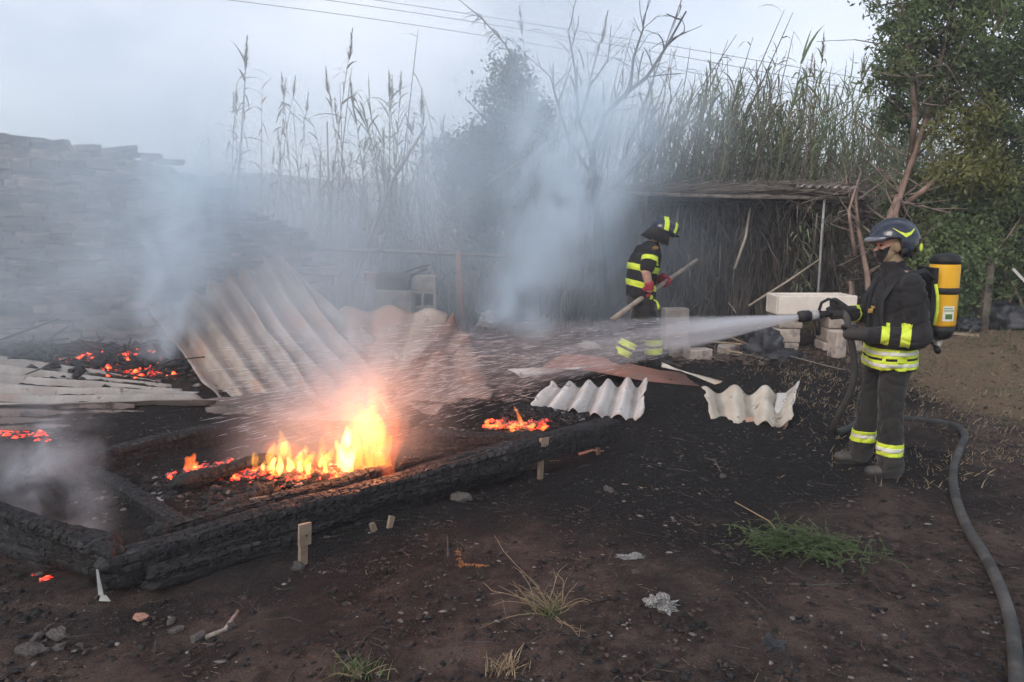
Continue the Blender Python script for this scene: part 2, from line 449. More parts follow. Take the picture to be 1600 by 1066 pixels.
def make_ground_mat():
    T = Tree('burnt_soil')
    a = T.n('Attribute'); a.attribute_name = 'burnt'
    b = E(T, a.outputs['Fac'])
    s = T.n('Attribute'); s.attribute_name = 'straw'
    st = E(T, s.outputs['Fac'])
    v = T.tc()
    n1 = T.noise(2.3, 7, 0.62, v); n2 = T.noise(17, 6, 0.65, v); n3 = T.noise(75, 4, 0.65, v); n4 = T.noise(0.7, 5, 0.6, v)
    earth = T.mix(T.step(n2, 0.3, 0.7), (0.020, 0.015, 0.0135), (0.076, 0.054, 0.046))
    earth = T.mix(T.step(n1, 0.42, 0.68) * 0.75, earth, (0.125, 0.088, 0.070))
    black = T.mix(T.step(n3, 0.35, 0.72), (0.006, 0.0056, 0.0056), (0.028, 0.025, 0.024))
    black = T.mix(T.step(n2, 0.58, 0.74) * 0.7, black, (0.085, 0.08, 0.08))
    k = T.step(b + (n2 - 0.5) * 0.9 + (n3 - 0.5) * 0.4, 0.28, 0.72)
    c = T.mix(k, earth, black)
    n5 = T.noise(6.5, 6, 0.7, v)
    c = T.mix(T.step(n5, .50, .68) * .75, c, (0.012, 0.011, 0.0105))
    c = T.mix(T.step(T.noise(9.5, 6, 0.72, v), .60, .74) * .6, c, (0.15, 0.108, 0.088))
    dry = T.mix(T.step(n3, 0.35, 0.7), (0.11, 0.075, 0.048), (0.24, 0.175, 0.115))
    dry = T.mix(T.step(n4, 0.52, 0.68) * 0.7, dry, (0.075, 0.085, 0.04))
    c = T.mix(T.step(st + (n2 - 0.5) * 0.8, 0.35, 0.7), c, dry)
    n6 = T.noise(140, 5, .75, v); n7 = T.noise(48, 6, .75, v)
    c = T.mix(T.step(n6, .52, .66) * .7, c, (0.010, 0.009, 0.0088))
    c = T.mix(T.step(n7, .60, .72) * .55, c, (0.12, 0.098, 0.086))
    # small pale flecks of ash and chips
    fl = T.step(T.voro(38, 'F1', v), 0.16, 0.08) * T.step(n1, 0.45, 0.6)
    c = T.mix(fl * 0.55, c, (0.20, 0.175, 0.16))
    h = n2 * 0.5 + n3 * 0.35 + T.noise(210, 3, 0.6, v) * 0.15
    return T.surf(c, 0.92, T.bump(h, 1.0, 0.05), spec=0.10)
M['ground'] = make_ground_mat()

def build_ground():
    ys = [-60, -25, -10, -4, -1.5, 0, 0.8, 1.5]
    while ys[-1] < 26: ys.append(ys[-1] * 1.0062)
    while ys[-1] < 900: ys.append(ys[-1] * 1.12)
    ys = np.array(ys)
    s = np.linspace(-1, 1, 421)
    Y, S = np.meshgrid(ys, s, indexing='ij')
    W = np.where(Y < 1.5, np.maximum(4.0, 4.0 - (Y - 1.5) * 1.1), 4.0 + (Y - 1.5) * 1.0)
    X = S * W
    Z = relief(X, Y)
    near = np.clip((30 - Y) / 10, 0, 1)
    clod = 0.028 * fbm(X * 4, Y * 4, 21, 5) + 0.022 * np.abs(fbm(X * 13, Y * 13, 5, 4)) - 0.006 * np.abs(fbm(X * 28, Y * 28, 8, 2))
    Z = Z + clod * near
    far = np.clip((Y - 26) / 60, 0, 1)
    Z = Z * (1 - far) - 0.02 * far
    nr, nc = X.shape
    idx = np.arange(nr * nc).reshape(nr, nc)
    q = np.stack([idx[:-1, :-1], idx[:-1, 1:], idx[1:, 1:], idx[1:, :-1]], -1).reshape(-1, 4)
    me = qmesh('ground', np.stack([X, Y, Z], -1).reshape(-1, 3), q, True)
    bm_ = burnt_mask(X, Y).ravel().astype(np.float32)
    stw = (np.clip((X - 3.4 - 0.10 * (Y - 6)) / 1.6, 0, 1) * np.clip((Y - 5.0) / 2.5, 0, 1) + np.clip((Y - 11.5) / 3, 0, 1) * 0.7).ravel().astype(np.float32)
    for nm, arr in (('burnt', bm_), ('straw', np.clip(stw, 0, 1))):
        at = me.attributes.new(nm, 'FLOAT', 'POINT'); at.data.foreach_set('value', arr)
    o = obj('ground', me, M['ground'])
    o['kind'] = 'structure'; o['label'] = 'scorched black and brown bare earth'; 
    return o
GROUND = build_ground()

# low hills far behind the cane, hazy
def build_hills():
    xs = np.linspace(-420, 420, 90); rows = [(230, 0), (250, .5), (290, 1), (380, .9)]
    V = []
    for y, k in rows:
        for x in xs:
            V.append((x, y, -1 + k * (16 + 9 * float(fbm(np.array([x * .011]), np.array([2.0]), 4, 4)[0]) + 6 * math.sin(x * .008 + 1))))
    n = len(xs)
    F = [(r * n + i, r * n + i + 1, (r + 1) * n + i + 1, (r + 1) * n + i) for r in range(len(rows) - 1) for i in range(n - 1)]
    o = obj('hills', mesh('hills', V, F, True), rough_mat('hill_scrub', (0.06, 0.075, 0.04), (0.13, 0.12, 0.07), 0.08, 0.95, 0.0))
    o['kind'] = 'structure'
build_hills()

# ------------------------------------------------------------------ small litter nobody could count
def chunk_field(name, n, mat, seed, region, size, flat=0.5, label=None):
    """Irregular little chunks lying on the ground, all one mesh. region(rng) -> x, y."""
    rng = np.random.default_rng(seed)
    base = np.array([(1, 0, 0), (0.3, 0.9, 0), (-0.8, 0.5, 0), (-0.7, -0.6, 0), (0.4, -0.9, 0), (0.1, 0.1, 1), (0, 0, -0.6)], float)
    tri = np.array([(0, 1, 5), (1, 2, 5), (2, 3, 5), (3, 4, 5), (4, 0, 5), (1, 0, 6), (2, 1, 6), (3, 2, 6), (4, 3, 6), (0, 4, 6)])
    P = np.array([region(rng) for _ in range(n)])
    sz = size[0] * (size[1] / size[0]) ** (rng.random(n) ** 3.2)
    V = base[None] * (0.65 + 0.7 * rng.random((n, 7, 3)))
    V[..., 2] *= flat
    V[..., 0] *= (0.7 + 1.1 * rng.random(n))[:, None]
    V *= sz[:, None, None]
    a = rng.random(n) * 6.283
    ca, sa = np.cos(a)[:, None], np.sin(a)[:, None]
    x, y = V[..., 0] * ca - V[..., 1] * sa, V[..., 0] * sa + V[..., 1] * ca
    z = V[..., 2] + (relief(P[:, 0], P[:, 1]) + sz * flat * 0.35)[:, None] + 0.004
    W = np.stack([x + P[:, :1], y + P[:, 1:2], z], -1).reshape(-1, 3)
    F = (tri[None] + (np.arange(n) * 7)[:, None, None]).reshape(-1, 3)
    o = obj(name, qmesh(name, W, F), mat)
    o['kind'] = 'stuff'
    if label: o['label'] = label
    return o
def fan(rng, y0=2.2, y1=13.0, sx=0.75, p=1.6):
    y = y0 + (y1 - y0) * rng.random() ** p
    return ((rng.random() * 2 - 1) * sx * y, y)
M['char_chip'] = rough_mat('char_chip', (0.008, 0.008, 0.009), (0.03, 0.028, 0.028), 14, 0.8, 0.4, 80, 0.004, spec=0.2)
M['ash_chip'] = rough_mat('ash_chip', (0.10, 0.09, 0.085), (0.24, 0.215, 0.20), 9, 0.95, 0.3, 80, 0.004)
M['earth_chip'] = rough_mat('earth_clod', (0.03, 0.021, 0.018), (0.085, 0.06, 0.05), 9, 0.95, 0.4, 60, 0.004)
chunk_field('charcoal_litter', 26000, M['char_chip'], 1, fan, (0.003, 0.024), 0.4, 'small black charcoal bits strewn over the ground')
chunk_field('earth_clods', 22000, M['earth_chip'], 2, fan, (0.003, 0.018), 0.5, 'small brown clods of earth')
chunk_field('ash_litter', 6500, M['ash_chip'], 3, fan, (0.002, 0.017), 0.3, 'pale flecks of ash and stone chips')

def sticks_field(name, n, mat, seed, region, length, rad, lift=0.0, label=None):
    rng = np.random.default_rng(seed); V = []; F = []
    XY = np.array([region(rng) for _ in range(n)]); zc = relief(XY[:, 0], XY[:, 1])
    for i in range(n):
        (x, y) = XY[i]; L = length[0] + (length[1] - length[0]) * rng.random() ** 2
        a = rng.random() * 6.283; r = rad[0] + (rad[1] - rad[0]) * rng.random()
        bend = rng.normal(0, 0.12) * L
        d = np.array((math.cos(a), math.sin(a))); e = np.array((-d[1], d[0]))
        b = len(V)
        for k, t in enumerate((-0.5, 0, 0.5)):
            q = np.array((x, y)) + d * t * L + e * (bend if k == 1 else 0)
            z = zc[i] + r * 0.8 + lift * rng.random() * L * (t + 0.5) + 0.004
            rr = r * (1 - 0.3 * k * 0.5)
            for w in range(3):
                an = w * 2.0944
                V.append((q[0] + e[0] * rr * math.cos(an), q[1] + e[1] * rr * math.cos(an), z + rr * math.sin(an)))
        for s_ in range(2):
            for w in range(3):
                w2 = (w + 1) % 3
                F.append((b + s_ * 3 + w, b + s_ * 3 + w2, b + s_ * 3 + 3 + w2, b + s_ * 3 + 3 + w))
    o = obj(name, qmesh(name, V, F), mat); o['kind'] = 'stuff'
    if label: o['label'] = label
    return o
sticks_field('twig_litter', 1800, M['burnt_bark'], 4, fan, (0.02, 0.22), (0.0010, 0.004), 0.1, 'burnt twigs lying on the soil')
sticks_field('straw_litter', 1100, M['straw'], 5, fan, (0.015, 0.10), (0.0006, 0.0016), 0.15, 'pale straw bits on the soil')

def grass_field(name, n, mat, seed, region, h, label):
    rng = np.random.default_rng(seed); V = np.zeros((n, 4, 3))
    XY = np.array([region(rng) for _ in range(n)]); ZZ = relief(XY[:, 0], XY[:, 1]) - 0.01
    for i in range(n):
        (x, y), z = XY[i], ZZ[i]
        a = rng.random() * 6.283; L = h[0] + (h[1] - h[0]) * rng.random() ** 2; w = 0.0025 + 0.003 * rng.random()
        ln = rng.uniform(0.2, 1.6)
        dx, dy = math.cos(a), math.sin(a); sx, sy = -dy * w, dx * w
        hz = L * math.cos(ln * 0.8)
        V[i] = [(x - sx, y - sy, z), (x + sx, y + sy, z), (x + dx * L * math.sin(ln) * .45 + sx * .6, y + dy * L * math.sin(ln) * .45 + sy * .6, z + max(.012, hz * .62)), (x + dx * L * math.sin(ln), y + dy * L * math.sin(ln), z + max(.012, hz))]
    o = obj(name, qmesh(name, V.reshape(-1, 3), np.arange(n * 4).reshape(n, 4)), mat); o['kind'] = 'stuff'; o['label'] = label
    return o
def right_verge(rng):
    while True:
        y = 5.0 + 9.0 * rng.random(); x = 2.9 + 0.10 * (y - 6) + 5.0 * rng.random() ** 1.3 + rng.normal(0, 0.35)
        if mnoise.noise((x * 1.3, y * 1.3, 3.0)) > -0.5 + 0.5 * rng.random(): return x, y
def back_strip(rng):
    return -7 + 18 * rng.random(), 12.6 + 6 * rng.random()
grass_field('dry_grass', 16000, M['straw'], 6, right_verge, (0.02, 0.09), 'short dry brown grass beside the burnt soil')
grass_field('green_grass', 3500, M['weed'], 7, lambda r: (4.4 + 4 * r.random(), 8.5 + 4.5 * r.random()), (0.03, 0.14), 'green grass growing by the hedge')
grass_field('dry_undergrowth', 9000, M['leaf_dry'], 8, back_strip, (0.15, 0.8), 'dry yellow undergrowth below the cane')
# ------------------------------------------------------------------ charred timber, embers, flames
def remesh(mb_or_mesh, voxel, smooth=0, name='m', displace=None):
    """Union of overlapping closed shapes as one continuous surface."""
    me = mb_or_mesh if isinstance(mb_or_mesh, bpy.types.Mesh) else mb_or_mesh.mesh(name)
    o = bpy.data.objects.new('tmp', me); COL.objects.link(o)
    md = o.modifiers.new('r', 'REMESH'); md.mode = 'VOXEL'; md.voxel_size = voxel; md.adaptivity = 0.0; md.use_smooth_shade = True
    if smooth:
        sm = o.modifiers.new('s', 'SMOOTH'); sm.iterations = smooth; sm.factor = 0.5
    dg = bpy.context.evaluated_depsgraph_get()
    out = bpy.data.meshes.new_from_object(o.evaluated_get(dg))
    out.name = name
    bpy.data.objects.remove(o); bpy.data.meshes.remove(me)
    out.polygons.foreach_set('use_smooth', np.ones(len(out.polygons), bool))
    return out

def char_beam(name, p0, p1, w, h, seed, parent=None, square=4.0, res=0.0085, cell=0.050, crack=0.0135, wob=0.017, mat='char', taper=0.0, sag=0.0):
    """A timber burnt to alligator char: blocky cracked skin over a worn square or round section."""
    p0, p1 = Vector(p0), Vector(p1)
    L = (p1 - p0).length; t = (p1 - p0).normalized()
    side = t.cross(Vector((0, 0, 1))).normalized(); up = side.cross(t)
    nu = max(8, int(L / res)); per = 2 * (w + h) * (0.95 if square > 3 else 0.8); nv = max(16, int(per / res))
    U, V = np.meshgrid(np.linspace(0, L, nu), np.linspace(0, 2 * math.pi, nv, endpoint=False), indexing='ij')
    c, s = np.cos(V), np.sin(V)
    r = (np.abs(c) ** square + np.abs(s) ** square) ** (-1 / square)
    sv = V / (2 * math.pi) * per
    # wrap the pattern round the section
    f1, e1, rid = cells(U / (cell * 1.15) + .25 * fbm(U * 6, sv * 6, seed + 8, 2), sv / (cell * 0.85), seed, .42)
    f1b, e1b, ridb = cells(U / (cell * 0.5) + 7, sv / (cell * 0.42), seed + 5, .5)
    deep = .35 + .65 * np.clip(.5 + 1.2 * fbm(U * 3, sv * 4, seed + 11, 2), 0, 1)
    d = deep * (-1.25 * crack * np.exp(-(e1 / 0.07) ** 2) - 0.4 * crack * np.exp(-(e1b / 0.12) ** 2) + (rid - 0.5) * crack * 0.8)
    split = fbm(U * 1.3, sv * 22, seed + 13, 2)          # long splits along the grain
    d = d - .016 * np.clip(split - .38, 0, .3) / .3
    d = d + wob * fbm(U * 2.1, sv * 3.0, seed + 1, 3) + 0.5 * wob * fbm(U * 9, sv * 9, seed + 2, 3)
    tt = U / L
    end = np.clip(np.minimum(tt, 1 - tt) * L / 0.05 + 0.35 + 0.4 * fbm(U * 0 + seed, sv * 14, seed, 2), 0.2, 1) ** 0.6
    k = (1 - taper * tt) * end
    A = (r * w / 2 * k + d) * c; B = (r * h / 2 * k + d) * s
    bow = wob * 1.2 * fbm(U * 0.9, U * 0 + seed, seed + 3, 2)
    Uo = U + 0.05 * fbm(sv * 12, U * 0 + seed * 2.0, seed + 4, 2) * (np.clip(1 - tt * L / 0.15, 0, 1) + np.clip(1 - (1 - tt) * L / 0.15, 0, 1))
    P = np.array(p0)[None, None] + Uo[..., None] * np.array(t) + A[..., None] * np.array(side) + (B + bow - sag * np.sin(tt * math.pi))[..., None] * np.array(up)
    idx = np.arange(nu * nv).reshape(nu, nv)
    q = np.stack([idx[:-1], np.roll(idx, -1, 1)[:-1], np.roll(idx, -1, 1)[1:], idx[1:]], -1).reshape(-1, 4)
    cen = [P[0].mean(0), P[-1].mean(0)]
    verts = np.concatenate([P.reshape(-1, 3), np.array(cen)])
    n0 = nu * nv
    caps = []
    for j in range(nv):
        j2 = (j + 1) % nv
        caps.append((n0, idx[0, j2], idx[0, j], idx[0, j])); caps.append((n0 + 1, idx[-1, j], idx[-1, j2], idx[-1, j2]))
    me = bpy.data.meshes.new(name)
    me.from_pydata(verts.tolist(), [], [tuple(int(i) for i in f) for f in q] + [tuple(int(i) for i in f[:3]) for f in caps])
    blk = (np.clip((e1 - .10) / .25, 0, 1) * rid * (.4 + .6 * np.clip(.5 + fbm(U * 2, sv * 3, seed + 21, 2), 0, 1))).ravel()
    a_ = me.attributes.new('block', 'FLOAT', 'POINT'); a_.data.foreach_set('value', np.concatenate([blk, [0, 0]]).astype(np.float32))
    return obj(name, me, M[mat] if isinstance(mat, str) else mat, parent)

A_ = GP(162, 925); B_ = GP(962, 712)
fr = empty('charred_timber_frame', (0, 0, 0))
tag(fr, 'low rectangular frame of charred timbers on stakes around the fire', 'timber frame')
char_beam('beam', (A_.x, A_.y, 0.10), (B_.x, B_.y, 0.25), 0.16, 0.165, 1, fr, 5.0)
char_beam('beam', (A_.x + 0.20, A_.y + 0.02, 0.045), (A_.x + 2.05, A_.y + 1.80, 0.055), 0.15, 0.11, 2, fr, 5.0)
L0 = GP(-330, 778); char_beam('beam', (A_.x + 0.02, A_.y + 0.10, 0.13), (L0.x, L0.y, 0.12), 0.15, 0.21, 3, fr, 5.0)
K0, K1 = GP(-160, 822), GP(372, 692)
char_beam('beam', (K0.x, K0.y, 0.08), (K1.x, K1.y, 0.11), 0.14, 0.19, 4, fr, 5.0)
C0, C1 = GP(122, 742), GP(318, 852)
char_beam('beam', (C0.x, C0.y, 0.08), (C1.x, C1.y, 0.02), 0.12, 0.13, 5, fr, 5.0)
R0, R1 = GP(600, 706), GP(868, 712)
char_beam('beam', (R0.x, R0.y, 0.08), (R1.x, R1.y, 0.11), 0.12, 0.16, 6, fr, 5.0)
# loose logs lying on the frame
g0, g1 = AT(236, 843, 3.86), AT(690, 716, 5.32)
tag(char_beam('charred_log', g0, g1, 0.105, 0.10, 7, None, 3.2, wob=0.028, sag=0.0), 'long charred log lying along the top of the front timber', 'log')
g0, g1 = AT(-150, 742, 4.15), AT(184, 868, 3.52)
tag(char_beam('charred_log', g0, g1, 0.085, 0.075, 8, None, 2.6, wob=0.02), 'short charred pole overhanging the corner of the timber frame', 'log')
g0, g1 = GP(410, 676, .16), GP(640, 662, .20)
tag(char_beam('charred_log', g0, g1, 0.11, 0.10, 9, None, 2.6, wob=0.03), 'charred log behind the tall flame, half burnt through', 'log')
g0, g1 = GP(270, 762, .14), GP(420, 716, .2)
tag(char_beam('charred_log', g0, g1, 0.09, 0.085, 12, None, 2.6, wob=0.03), 'broken charred log in the ash under the low flames', 'log')
g0, g1 = GP(330, 800, .12), GP(430, 758, .15)
tag(char_beam('charred_log', g0, g1, 0.10, 0.08, 13, None, 2.6, wob=0.035), 'stub of black log lying on ash beside the long charred log', 'log')
stick = MB().tube([AT(352, 786, 4.35), AT(400, 780, 4.42), AT(462, 770, 4.5)], [.012, .013, .010], 7).build('pale_stick', M['wood_pale'])
tag(stick, 'thin pale unburnt stick lying over the ash', 'stick')

# stakes that carry the front beam
def stake(px, py, hgt, w, lean, label, plate=True):
    p = GD(px, py)
    o = empty('wooden_stake', p, 0.75)
    tag(o, label, 'stake', 'stakes along the front timber')
    r_ = Matrix.Rotation(lean, 3, 'Y')
    MB().box((0, 0, hgt * .28), (w * .55, .025, hgt * .62), r_, 1.0, .004).build('peg', M['wood_pale'], o)
    if plate:
        b = MB().box((lean * hgt * .7, -0.014, hgt * .76), (w, .022, hgt * .5), r_, 1.0, .004).build('board', M['wood_pale'], o)
        MB().tube([(lean * hgt * .7 + .004, -0.024, hgt * .74), (lean * hgt * .7 + .004, -0.0285, hgt * .74)], .006, 8).build('nail_hole', M['char'], b)
    return o
stake(474, 884, 0.235, 0.072, 0.05, 'pale nailed stake at the middle of the front charred timber')
stake(845, 748, 0.30, 0.075, 0.06, 'tall pale stake propping the thick end of the front timber')
stake(583, 832, 0.10, 0.055, -0.25, 'short leaning stub of stake under the front timber', False)
stake(610, 826, 0.13, 0.05, 0.3, 'burnt splinter of stake tilted under the front timber', False)
stake(934, 712, 0.17, 0.06, -0.05, 'thin grey stake below the broken timber end', False)
# torn strip of metal on the corner
mb = MB()
p = AT(152, 890, 3.42)
for w0, w1, z0, z1, xo in ((.006, .010, 0, -.07, 0), (.010, .014, -.07, -.13, .004), (.014, .030, -.13, -.16, .02)):
    mb.add([p + Vector((xo - w0, 0, z0)), p + Vector((xo + w0, -.004, z0)), p + Vector((xo + w1 + .006, -.008, z1)), p + Vector((xo - w1 + .006, -.004, z1)),
            p + Vector((xo - w0, .003, z0)), p + Vector((xo + w0, -.001, z0)), p + Vector((xo + w1 + .006, -.005, z1)), p + Vector((xo - w1 + .006, -.001, z1))],
           [(0, 1, 2, 3), (7, 6, 5, 4), (0, 4, 5, 1), (1, 5, 6, 2), (2, 6, 7, 3), (3, 7, 4, 0)])
tag(mb.build('metal_strip', M['metal_grey']), 'torn strip of grey metal on the corner of the timber frame', 'metal strip')

# ------------------------------------------------------------------ embers
def ember_bed(spots, n, seed, size, label, z=0.0, flat=0.7):
    tot = [s_[2] * s_[3] for s_ in spots]
    def reg(rng):
        x, y, rx, ry = spots[rng.choice(len(spots), p=np.array(tot) / sum(tot))]
        return x + rng.normal(0, rx * .5), y + rng.normal(0, ry * .5)
    o = chunk_field('embers', n, M['ember'], seed, reg, size, flat, label)
    o.location.z = z
    return o
def sp(px, py, rx, ry):
    p = GD(px, py); return (p.x, p.y, rx, ry)
ember_bed([sp(300, 742, .13, .10), sp(340, 745, .14, .09), sp(385, 742, .15, .08), sp(450, 742, .25, .12), sp(540, 750, .2, .1), sp(325, 735, .2, .14)], 800, 31, (.010, .042), 'glowing bed of embers under the main fire')
ember_bed([sp(165, 540, .34, .30), sp(185, 556, .30, .25), sp(255, 556, .30, .40), sp(205, 580, .3, .15), sp(120, 515, .08, .08), sp(250, 535, .2, .2), sp(140, 565, .2, .2)], 1300, 32, (.015, .055), 'red embers scattered over the burnt heap by the stone wall', flat=0.8)
ember_bed([sp(15, 680, .16, .05), sp(50, 684, .12, .04), sp(70, 690, .06, .03)], 130, 33, (.014, .045), 'red embers behind the back beam of the frame')
ember_bed([sp(60, 900, .02, .015), sp(72, 908, .025, .015)], 26, 34, (.012, .03), 'two small red embers on the soil by the frame corner')
ember_bed([sp(780, 668, .12, .07), sp(820, 668, .16, .07), sp(850, 662, .07, .06)], 260, 35, (.012, .045), 'small ember bed by the broken end of the front timber')
ember_bed([sp(700, 702, .11, .015)], 60, 36, (.010, .03), 'thin line of embers along the inner timber', z=0.05)
# ash and rubble heaped inside the frame and on the heap (uncountable)
def within(pts):
    def f(rng):
        x, y, rx, ry = pts[rng.integers(len(pts))]
        return x + rng.normal(0, rx * .55), y + rng.normal(0, ry * .55)
    return f
inner = within([sp(350, 770, .5, .3), sp(500, 740, .5, .3), sp(230, 770, .4, .3), sp(700, 680, .6, .25), sp(860, 650, .4, .3)])
chunk_field('charred_rubble', 4200, M['char_chip'], 41, inner, (.006, .04), .5, 'black charred rubble inside the timber frame')
chunk_field('ash_rubble', 1500, M['ash_chip'], 42, inner, (.005, .028), .4, 'grey ash lumps inside the timber frame')
heap = within([sp(60, 540, 1.4, .6), sp(200, 560, 1.2, .6), sp(320, 560, 1.0, .6), sp(-60, 560, 1.2, .7), sp(150, 500, 1.2, .5)])
chunk_field('charred_heap', 3600, M['char_chip'], 43, heap, (.02, .13), .6, 'burnt black debris heaped below the stone wall')
chunk_field('ash_heap', 900, M['ash_chip'], 44, heap, (.015, .08), .4, 'grey ash and chips on the burnt heap')
sticks_field('burnt_sticks', 260, M['burnt_bark'], 45, heap, (.2, 1.0), (.006, .02), .35, 'burnt sticks poking out of the heap')
mid = within([sp(700, 610, 1.0, .5), sp(900, 560, 1.6, .6), sp(1150, 560, 1.2, .5)])
chunk_field('mid_rubble', 1500, M['earth_chip'], 46, mid, (.015, .08), .6, 'brown rubble behind the fire')
sticks_field('mid_sticks', 120, M['cane_burnt'], 47, mid, (.2, .9), (.004, .012), .2, 'burnt cane stalks on the soil behind the fire')

# ------------------------------------------------------------------ flames
def flame_mat(name, col, strength, lo=.36, hi=.60, ns=6.5):
    T = Tree(name)
    n = T.noise(ns, 3, .6, T.scaled(T.tc(), (1, 1, .42)), dist=1.4)
    e = T.n('Emission'); T.put(e.inputs['Color'], col); T.put(e.inputs['Strength'], (T.step(n, lo, hi) * 1.35 + .06) * strength)
    T.m.cycles.volume_step_rate = .6
    T.t.links.new(e.outputs[0], T.out.inputs['Volume'])
    return T.m
def tongue(mb, base, h, r, lean, seed, n=12, m=14):
    rnd = random.Random(seed); vs = []; fs = []
    ph, ph2 = rnd.uniform(0, 6), rnd.uniform(0, 6)
    for i in range(m + 1):
        t = i / m
        rad = r * (0.35 + 1.15 * t) * (1 - t) ** 0.75 * (1 + .18 * math.sin(9 * t + ph)) if t < 1 else 0.0008
        rad = max(rad, 0.0008)
        cx = lean[0] * t ** 1.3 * h + .28 * r * math.sin(6.5 * t + ph) * t
        cy_ = lean[1] * t ** 1.3 * h + .22 * r * math.sin(5.1 * t + ph2) * t
        for k in range(n):
            a = 6.28318 * k / n
            q = rad * (1 + .22 * math.sin(2 * a + ph + 4 * t) + .12 * math.sin(3 * a - 7 * t))
            vs.append(Vector(base) + Vector((cx + q * math.cos(a), cy_ + .7 * q * math.sin(a), t * h)))
    for i in range(m):
        for k in range(n):
            k2 = (k + 1) % n
            fs.append((i * n + k, i * n + k2, (i + 1) * n + k2, (i + 1) * n + k))
    fs.append(tuple(range(n - 1, -1, -1))); fs.append(tuple(m * n + k for k in range(n)))
    mb.add(vs, fs)
def fire(spec, seed, label, col, strength, voxel, light=None, **kw):
    """spec: (px, py_of_base, depth, height, radius, leanx)"""
    mb = MB()
    for i, (px, py, Y, h, r, lx) in enumerate(spec):
        g_ = GD(px, py)
        tongue(mb, (g_.x, g_.y + .04 * math.sin(i * 2.3), g_.z + .01), h, r, (lx, 0.05), seed + i)
    o = obj('flame', remesh(mb, voxel, 3, 'flame'), flame_mat('flame', col, strength, **kw))
    tag(o, label, 'fire')
    if light:
        for px, py, Y, w, rad in light:
            l = bpy.data.lights.new('flame_light', 'POINT'); l.energy = w; l.color = (1.0, 0.30, 0.10); l.shadow_soft_size = rad
            lo = bpy.data.objects.new('flame_light', l); COL.objects.link(lo); q_ = GD(spec[0][0], spec[0][1]); lo.location = AT(px, py, q_.y - .05); lo.parent = o
    return o
fire([(548, 742, 0, .42, .12, .05), (572, 744, 0, .50, .14, .02), (532, 739, 0, .30, .08, -.05), (592, 742, 0, .42, .11, .06), (556, 744, 0, .25, .12, 0),
      (604, 740, 0, .30, .08, .10), (580, 738, 0, .54, .11, -.04), (560, 732, 0, .48, .11, .04), (598, 744, 0, .46, .09, -.1)],
     3, 'tall bright yellow flame rising from the burning timber', (1.0, 0.36, 0.045), 7.0, .011, [(568, 655, 0, 44, .22)], lo=.34, hi=.66)
fire([(548, 746, 0, .58, .20, .05), (578, 750, 0, .66, .24, .02), (608, 748, 0, .52, .18, .08), (524, 744, 0, .36, .16, -.05), (590, 744, 0, .74, .16, -.05), (470, 748, 0, .26, .20, 0), (430, 748, 0, .26, .18, 0), (510, 748, 0, .28, .18, 0)],
     140, 'soft red orange halo glow added round the whole fire', (1.0, 0.17, 0.05), 2.6, .016, lo=.30, hi=.70, ns=4)  # faint glowing hull added as a halo to soften the flame edges
fire([(538, 741, 0, .34, .07, .04), (530, 738, 0, .22, .05, -.04), (550, 742, 0, .24, .065, .05)],
     61, 'white hot heart of the tall flame', (1.0, 0.62, 0.16), 42, .009)
fire([(402, 742, 5.05, .17, .055, -.2), (420, 742, 5.08, .22, .065, .1), (440, 742, 5.1, .33, .065, .08), (448, 744, 5.06, .24, .085, 0), (466, 742, 5.1, .20, .07, .2),
      (486, 741, 5.12, .17, .065, .1), (498, 740, 5.15, .26, .05, .15), (512, 741, 5.18, .18, .07, .1), (430, 745, 5.02, .15, .075, 0), (474, 744, 5.06, .15, .075, 0)],
     40, 'row of low yellow flames licking along the ember bed', (1.0, 0.40, 0.05), 13, .009, [(450, 705, 5.05, 6, .12)], lo=.34, hi=.60, ns=9)
fire([(412, 742, 0, .10, .035, 0), (424, 744, 0, .13, .04, .1), (440, 744, 0, .17, .04, .05), (452, 745, 0, .13, .045, 0), (468, 744, 0, .11, .04, .1), (484, 743, 0, .10, .035, .1), (498, 742, 0, .13, .03, .1), (510, 742, 0, .10, .035, 0)],
     75, 'bright yellow roots of the low flames on the ember bed', (1.0, 0.58, 0.12), 40, .008, lo=.30, hi=.55, ns=12)
fire([(294, 740, 4.98, .12, .05, .1), (301, 741, 4.95, .14, .05, -.1), (308, 742, 4.97, .10, .05, .2)],
     70, 'small red flames at the end of the ember bed', (1.0, 0.16, 0.03), 18, .008, lo=.26, hi=.52, ns=11)
fire([(762, 672, 6.5, .10, .05, 0), (780, 674, 6.45, .09, .05, .1), (800, 676, 6.42, .10, .055, .1), (815, 672, 6.48, .21, .035, -.3), (830, 676, 6.42, .09, .06, 0), (848, 674, 6.45, .08, .05, .2), (770, 676, 6.42, .06, .06, 0)],
     90, 'small orange fire beside the broken end of the front timber', (1.0, 0.22, 0.035), 22, .009, [(805, 660, 6.4, 3, .06)], lo=.26, hi=.52, ns=11)
